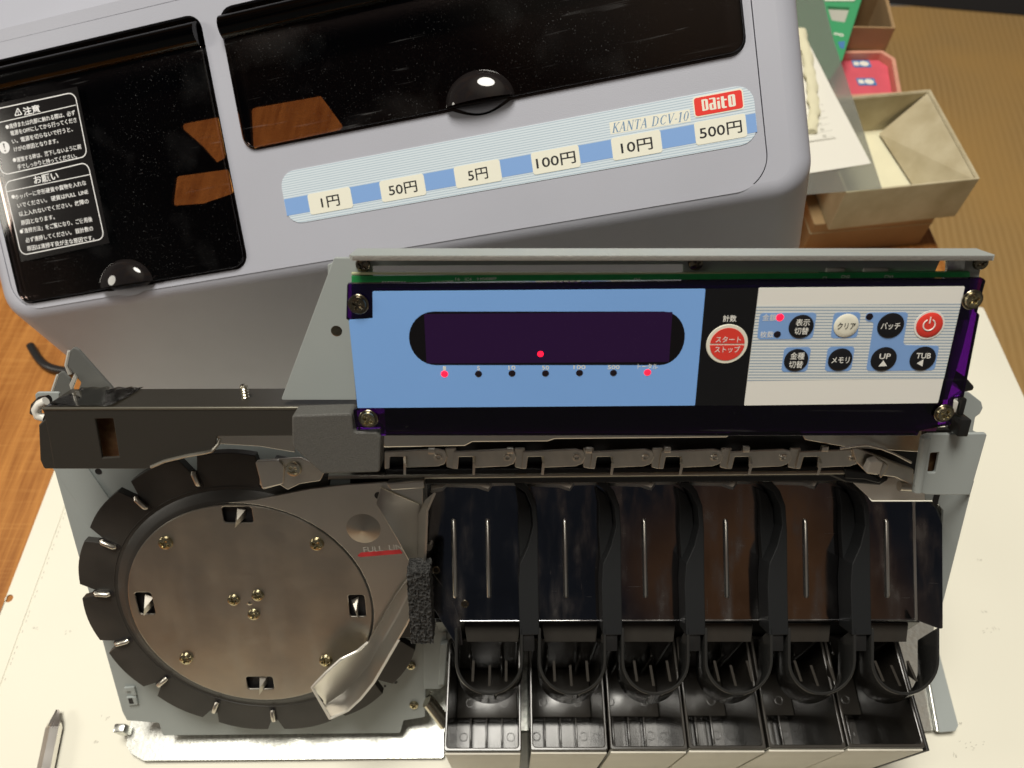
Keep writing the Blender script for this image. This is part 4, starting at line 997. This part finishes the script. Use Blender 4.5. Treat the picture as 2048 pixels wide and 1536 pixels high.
# lip strip with a dip above each chute
LIP = []
base = [(1056, 970), (1117, 972), (1131, 977), (1140, 979), (1148, 968), (1184, 967)]
for k in range(-1, 4):
    LIP += [(x + 163 * k, y - 1.2 * k) for x, y in base]
LIP = [(862, 983), (885, 979)] + [p for p in LIP if p[0] > 890]
sheet('lip_strip', ch, CT, [[(*CT.at(x, y - 12, 6), 6) for x, y in LIP], [(*CT.at(x, y - 3, 6.4), 6.4) for x, y in LIP], [(*CT.at(x, y + 3, 4), 4) for x, y in LIP]], .7, 'rib_steel', 40)
# dividers, cups and connectors: one of each, repeated at the 32 mm pitch
Wd = 12
DIV = rp(CT.pts(Wd, [(1027, 964), (1046, 963), (1062, 982), (1073, 1012), (1076, 1060), (1077, 1180), (1079, 1270), (1040, 1271), (1037, 1170), (1040, 1128), (1056, 1092), (1066, 1052), (1063, 1015), (1050, 985), (1030, 971)]), .5)
INN = CT.pts(4, [(1030, 974), (1050, 988), (1062, 1018), (1064, 1052), (1054, 1092), (1040, 1128), (1036, 1060), (1036, 1010)])
div_mesh = plate_mesh([DIV], .1, Wd, 'divider_plastic', .35)
inn_mesh = plate_mesh([rp(INN, .5)], .1, 4, 'divider_plastic', .3)
# cup: a U wall hanging straight down
def cupU(t):
    cx, r, top, n = 0, 13.2 - t, 12.5, 24
    P = [(cx - r, top)] + [(cx - r * cos(pi * k / n), -r * 1.02 * sin(pi * k / n)) for k in range(n + 1)] + [(cx + r, top)]
    return P
cc = CT.at(978, 1320, Wd)
V, Fc = [], []
zdir = Vector((0, Vector((0, 0, -1)).dot(CT.b), Vector((0, 0, -1)).dot(CT.n)))
Po, Pi = cupU(0), cupU(1.25); n = len(Po); LEN = 17
ringz = [(Po, 0), (Po, LEN), (Pi, LEN), (Pi, 0)]
for Pq, l in ringz:
    for (x, y) in Pq: p = Vector((x, y, 0)) + zdir * l; V.append(tuple(p))
for j in range(4):
    for k in range(n - 1): Fc.append((j * n + k, j * n + k + 1, ((j + 1) % 4) * n + k + 1, ((j + 1) % 4) * n + k))
Fc += [(0, n, 2 * n, 3 * n), (n - 1, 2 * n - 1, 3 * n - 1, 4 * n - 1)]
cup_mesh = mesh(V, Fc, 'cup_plastic')
bm = bmesh.new(); bm.from_mesh(cup_mesh)
bmesh.ops.bevel(bm, geom=[e for e in bm.edges if len(e.link_faces) == 2 and e.calc_face_angle(0) > 1.0], offset=.00055, segments=2, affect='EDGES', profile=.5)
bm.to_mesh(cup_mesh); bm.free(); finish(cup_mesh, 'cup_plastic', 40)
fin_mesh = mesh([(-.5, 0, 0), (.5, 0, 0), (.5, 0, -6), (-.5, 0, -6), (-.5, 5.5, -7), (.5, 5.5, -7)], [(0, 1, 2, 3), (0, 1, 5, 4), (4, 5, 2, 3), (0, 3, 4), (1, 2, 5)], 'tray_plastic')
con_mesh = box_mesh(-2.3, -3.2, -6, 2.3, 3.2, 0, 'black_plastic', .3)
strip_mesh = plate_mesh([rp(CT.pts(-5, [(928, 1246), (1040, 1246), (1036, 1284), (934, 1284)]), .3)], -6, -5, 'tray_plastic', .2)
for k in range(6):
    o = link('coin_cup', cup_mesh, CT.moved(cc[0] + 32 * k, cc[1], Wd).M, cs)
    for dx, dy in ((-6.5, -9.8), (0, -11.6), (6.5, -9.8)):
        link('cup_fin', fin_mesh, CT.moved(cc[0] + 32 * k + dx, cc[1] + dy, Wd - 4).M, o)
    link('outlet_strip', strip_mesh, CT.moved(31.6 * k, 0, 0).M, cs)
    if k < 5:
        d = link('chute_divider', div_mesh, CT.moved(31.9 * k, 0, 0).M, cs); link('divider_hollow', inn_mesh, CT.moved(31.9 * k, 0, 0).M, d)
        c_ = CT.at(1057, 1286, Wd - 1); link('cup_connector', con_mesh, CT.moved(c_[0] + 32 * k, c_[1], Wd - 1).M, cs)

# ================================================================== six loose coin trays
TW, TD, TZ0, TZ1 = 30.4, 43.5, 5.0, 66.0
inn = rect(-TW / 2 + 1.1, 1.3, TW / 2 - 1.1, TD - 1.3, 1.2)
t_wall = plate_mesh([rect(-TW / 2, 0, TW / 2, TD, 1.0), inn], 0, TZ1 - TZ0, 'tray_plastic', .35)
t_floor = plate_mesh([rect(-TW / 2 + 1, 1, TW / 2 - 1, TD - 1)], .2, 3.0, 'tray_plastic')
t_step = box_mesh(-TW / 2 + 1.15, 20.5, 3, TW / 2 - 1.15, TD - 1.35, 13, 'tray_plastic', .6)
t_front = box_mesh(-TW / 2 + .3, -1.0, .4, TW / 2 - .3, -.02, TZ1 - TZ0 - 2.0, 'tray_front_cream', .35)
t_fin = box_mesh(-.45, 8, 3, .45, 20.6, 12, 'tray_plastic', .15)
t_ring = lathe_mesh([(1.5, 0), (1.55, .25), (1.75, .3), (1.95, .25), (2.0, 0)], 'tray_plastic', 24)
t_rib = box_mesh(-.5, TD - 5, 13, .5, TD - 1.2, 48, 'tray_plastic', .2)
ORD = ['leftmost', 'second', 'third', 'fourth', 'fifth', 'rightmost']
ux = [(-26.63 + 3.52) / 2, (7.05 + 37.79) / 2, (38.77 + 68.73) / 2, (69.91 + 99.48) / 2, (101.24 + 131.2) / 2, (132.96 + 161.75) / 2]
for i in range(6):
    lab = {0: 'glossy black coin tray with cream front beside the bare metal base, leftmost of six', 1: 'second glossy black coin tray from the left in the row of six', 2: 'third glossy black coin tray from the left in the row of six',
           3: 'fourth glossy black coin tray from the left in the row of six', 4: 'fifth glossy black coin tray from the left, next to the last', 5: 'shadowed black coin tray at the right end of the row of six'}[i]
    y0 = 45.0 + .28 * i
    t = thing('coin_tray', lab, 'coin tray', (ux[i], y0, TZ0), 'coin trays in a row under the chutes')
    m = Matrix.Translation((ux[i] * .001, y0 * .001, TZ0 * .001))
    link('tray_wall', t_wall, m, t); fl_ = link('tray_floor', t_floor, m, t); link('floor_step', t_step, m, t); link('front_panel', t_front, m, t)
    for dx in (-7.4, -.2, 7.0): link('floor_fin', t_fin, m @ Matrix.Translation((dx * .001, 0, 0)), t)
    for dx, dy, z in ((-11, 14, 3), (11, 14, 3), (-8, 27, 13.02), (8, 27, 13.02)): link('ejector_mark', t_ring, m @ Matrix.Translation((dx * .001, dy * .001, z * .001)), t)
    for dx in (-7, 7): link('wall_rib', t_rib, m @ Matrix.Translation((dx * .001, 0, 0)), t)

# ================================================================== things on the table to the right
def quad(fl, fr_, br_, bl_): return [fl, fr_, br_, bl_]
def inset_quad(Q, d):
    n = len(Q); out = []
    for i in range(n):
        p0, p, p1 = Vector(Q[i - 1]), Vector(Q[i]), Vector(Q[(i + 1) % n])
        a, b = (p0 - p).normalized(), (p1 - p).normalized()
        out.append(tuple(p + (a + b) * d / max(abs(a.cross(b)), .2)))
    return out
def open_box(name, label, Q, z0, z1, mat, inmat, wall=1.4, group='paper boxes beside the cover', taper=0, flap=True):
    cx, cy = sum(p[0] for p in Q) / 4, sum(p[1] for p in Q) / 4
    t = thing(name, label, 'box', (cx, cy, z0), group)
    Fq = T
    plate('wall', t, Fq, [rp(Q, .8, 2), inset_quad(Q, wall)], z0, z1, mat, .35)
    plate('floor', t, Fq, inset_quad(Q, .4), z0 + .1, z0 + 1.6, mat)
    plate('lining', t, Fq, inset_quad(Q, wall + .15), z0 + 1.62, z0 + 2.0, inmat)
    I = inset_quad(Q, wall + .05); zt = z1 - .6
    for i in range(4):                                              # inner liners of folded paper, each side its own
        a, b = Vector(I[i]), Vector(I[(i + 1) % 4]); m = (Vector((cx, cy)) - (a + b) / 2).normalized()
        a2, b2 = a + m * .5, b + m * .5
        V = [(*a, z0 + 2), (*b, z0 + 2), (*b, zt), (*a, zt), (*a2, z0 + 2), (*b2, z0 + 2), (*b2, zt - .3), (*a2, zt - .3)]
        link('liner', mesh(V, [(0, 1, 2, 3), (4, 5, 6, 7), (3, 2, 6, 7), (0, 3, 7, 4), (1, 2, 6, 5)], mat), T.M, t)
    return t
bxq = [(212.9, 368.4), (302.9, 381.6), (300.4, 476.5), (211.0, 463.5)]
ob = open_box('paper_box', 'open cream paper box with pale yellow bottom beside the cover corner', bxq, 29.3, 62, 'box_cream', 'box_paper')
fq = inset_quad(bxq, 2.2)
V = [(*fq[1], 60.5), (*fq[2], 60.5), (fq[2][0] - 26, fq[2][1] - 10, 34), (fq[1][0] - 16, fq[1][1] + 1, 33)]
link('inner_flap', mesh(V + [(x - .6, y, z - .5) for x, y, z in V], [(0, 1, 2, 3), (4, 5, 6, 7), (0, 1, 5, 4), (1, 2, 6, 5), (2, 3, 7, 6), (3, 0, 4, 7)], 'box_cream'), T.M, ob)
lowq = [(205, 374), (292, 384), (289, 474), (203, 464)]
lo = thing('carton', 'closed tan carton lying under the open cream box', 'box', (247, 424, 0), 'paper boxes beside the cover')
plate('body', lo, T, rp(lowq, 1.0, 2), 0, 28.9, 'box_tan', .6)
plate('lid_seam', lo, T, rp(inset_quad(lowq, -.25), 1.0, 2), 20.0, 20.5, 'box_cream')
# tan box at the back
tq = [(236, 543), (290.5, 541), (299, 600), (240, 604)]
open_box('paper_box', 'tan paper box with white lining at the far end, behind the pink tray', tq, 0, 70, 'box_tan', 'paper_sheet')
# pink pack tray
pq = [(236, 481), (287, 485), (295, 530), (288, 541), (238, 540)]
pk = thing('pink_tray', 'pink plastic tray with blue and white tags between the cream box and the tan box', 'tray', (265, 515, 0))
plate('rim', pk, T, [rp(pq, 2, 3), rp(inset_quad(pq, 3.2), 2, 3)], 0, 52, 'pink_rim', .6)
plate('pack', pk, T, rp(inset_quad(pq, 3.4), 2, 3), 0, 46, 'pink_plastic', .8)
T46 = Frame((0, 0, 46), (1, 0, 0), (0, 1, 0))
for (x, y) in [(1716, 93), (1724, 128), (1734, 164)]:
    c = T46.at(x, y)
    plate('tag', pk, T46, rect(c[0] - 7.5, c[1] - 4.6, c[0] + 6.5, c[1] + 4.6, 1.2), .02, .3, 'tag_blue')
    plate('tag_print', pk, T46, rp(circ(c[0] + 1.5, c[1], 3.6, 20, 3.2), 0), .3, .4, 'paper_sheet')
    plate('tag_print', pk, T46, rect(c[0] - 6.6, c[1] - 2.4, c[0] - 2.6, c[1] + 2.4, .6), .3, .4, 'paper_sheet')
# green case leaning over the boxes
G = Frame((0, 0, 72), (1, 0, 0), (0, 1, 0))
gq = G.pts(0, [(1736, -40), (1686, 118), (1660, 158), (1590, 150), (1590, -40)])
gc = thing('green_case', 'flat green plastic case with small grey window lying under the clear folder', 'case', (250, 540, 66))
plate('body', gc, G, [rp(gq, 1.5), rp(G.pts(0, [(1655, 12), (1700, 14), (1690, 44), (1664, 40)]), .5)], -4, 0, 'green_case', .6)
plate('window', gc, G, G.pts(0, [(1645, 2), (1712, 2), (1700, 54), (1650, 52)]), -3.6, -2.6, 'print_grey')
plate('trim', gc, G, rp(G.pts(0, [(1650, -4), (1712, -2), (1708, 4), (1648, 4)]), .6), .02, 1.2, 'paper_sheet', .3)
for px, r in (((1672, 68), 1.7), ((1682, 70), 1.9)):
    u, v = G.at(*px); plate('case_print', gc, G, [circ(u, v, r, 16), circ(u, v, r * .5, 12)], .02, .1, 'paper_sheet')
plate('case_mark', gc, G, rp(G.pts(.05, [(1676, 84), (1690, 82), (1688, 98), (1680, 96)]), .6), .02, .1, 'tag_blue')
# clear folder on the boxes, papers and cord on top of it, all reaching under the cover
def zf(y): return 63.0 if y < 438 else 63.0 + 11.5 * min((y - 438) / 35, 1)        # the pile rises over the green case
def atz(px, up=0):
    z = 64.0
    for _ in range(6):
        F_ = Frame((0, 0, z), (1, 0, 0), (0, 1, 0)); p = F_.at(*px); z = zf(p[1]) + up
    return (p[0], p[1], z)
def strip(left, right, n, up):                                       # sheet between two picture polylines, lying on the pile
    rows = []
    for l, r in zip(left, right):
        row = []
        for k in range(n + 1): t = k / n; row.append(atz((l[0] * (1 - t) + r[0] * t, l[1] * (1 - t) + r[1] * t), up))
        rows.append(row)
    return rows
def along(P, m):
    out = []
    for i in range(len(P) - 1):
        for k in range(m): t = k / m; out.append((P[i][0] * (1 - t) + P[i + 1][0] * t, P[i][1] * (1 - t) + P[i + 1][1] * t))
    return out + [P[-1]]
ls, rs_ = along([(1540, 395), (1540, 200), (1540, 80), (1540, -30)], 5), along([(1764, 377), (1712, 215), (1668, 82), (1640, -30)], 5)
sheet('clear_folder', None, T, strip(ls, rs_, 6, .3), .15, 'clear_folder', 60, label='hazy clear plastic folder draped over the cream box and the green case', category='folder')
ls, rs_ = along([(1545, 358), (1545, 200), (1545, 60)], 6), along([(1742, 327), (1668, 185), (1604, 60)], 6)
sheet('white_paper', None, T, strip(ls, rs_, 6, .8), .2, 'paper_sheet', 60, label='plain white paper corner poking out from under the cover above the cream box', category='paper')
ls, rs_ = along([(1560, 292), (1560, 230), (1560, 160)], 5), along([(1672, 276), (1650, 225), (1625, 165)], 5)
tp = sheet('printed_slip', None, T, strip(ls, rs_, 4, 1.3), .15, 'paper_sheet', 60, label='small printed slip with a faint grid lying on the white paper by the cover edge', category='paper')
for k in range(6):
    A3, B3 = Vector(atz((1600, 286 - 13 * k), 1.5)), Vector(atz((1669 - 4.6 * k, 273 - 13 * k), 1.5)); d = (B3 - A3).normalized(); n = Vector((-d.y, d.x, 0)) * .16
    link('grid_line', mesh([A3 - n, B3 - n, B3 + n, A3 + n], [(0, 1, 2, 3)], 'print_grey'), T.M, tp)
    p = atz((1646 - 4.6 * k, 274 - 13 * k), 1.5)
    if k < 5: link('slip_print', plate_mesh([rect(0, 0, 2.4, 2.2, .3), rect(.5, .5, 1.9, 1.0), rect(.5, 1.3, 1.9, 1.8)], 0, .05, 'print_grey'), Frame(p, (1, 0, 0), (0, 1, 0)).M, tp)
cp = along([(1600, 60), (1614, 110), (1624, 170), (1629, 225), (1622, 264)], 10)
V, Fc = [], []
for i, px in enumerate(cp):
    p = atz(px, 3.4); r = 3.1 + .35 * sin(i * 1.3)
    for k in range(12):
        a = 2 * pi * k / 12; q = 1 + .13 * sin(3 * a + i * .7)
        V.append((p[0] + r * 1.2 * q * cos(a), p[1] + .2 * sin(a), p[2] + r * .62 * q * sin(a)))
for i in range(len(cp) - 1):
    for k in range(12): Fc.append((i * 12 + k, i * 12 + (k + 1) % 12, i * 12 + 12 + (k + 1) % 12, i * 12 + 12 + k))
Fc += [tuple(range(12)), tuple(range(len(V) - 12, len(V)))]
link('woven_cord', mesh(V, Fc, 'cord_cream', 50), T.M, None, 'twisted cream woven cord lying on the white paper along the cover edge', 'cord')

# ================================================================== screwdriver at the lower left
sd = thing('screwdriver', 'steel cross-head screwdriver lying on the white sheet at the lower left corner', 'screwdriver', (-215, 40, .6))
t0, t1 = Vector(T.at(116, 1420, 4)), Vector(T.at(92, 1536, 4)); d = (t1 - t0).normalized()
SDF = Frame((t0.x, t0.y, 4.3), (d.x, d.y, 0), (-d.y, d.x, 0))
V, Fc = [], []
for j, (x, r) in enumerate([(6.0, 2.9), (8.0, 3.55), (120, 3.55)]):
    for k in range(6): V.append((x, r * cos(pi / 3 * k + pi / 6), r * sin(pi / 3 * k + pi / 6)))
for j in range(2):
    for k in range(6): Fc.append((j * 6 + k, j * 6 + (k + 1) % 6, j * 6 + 6 + (k + 1) % 6, j * 6 + 6 + k))
Fc += [tuple(range(6)), tuple(range(12, 18))]
link('shaft', mesh(V, Fc, 'tool_steel'), SDF.M, sd)
V, Fc = [], []
for x, ro, ri in [(0, 1.0, .6), (2.2, 1.7, .9), (5.0, 2.9, 2.0), (7.6, 3.3, 3.1)]:
    for k in range(8): r = ro if k % 2 == 0 else ri; V.append((x, r * cos(pi / 4 * k + .4), r * sin(pi / 4 * k + .4)))
for j in range(3):
    for k in range(8): Fc.append((j * 8 + k, j * 8 + (k + 1) % 8, j * 8 + 8 + (k + 1) % 8, j * 8 + 8 + k))
Fc += [tuple(range(8)), tuple(range(24, 32))]
link('tip', mesh(V, Fc, 'tool_tip', 20), SDF.M, sd)
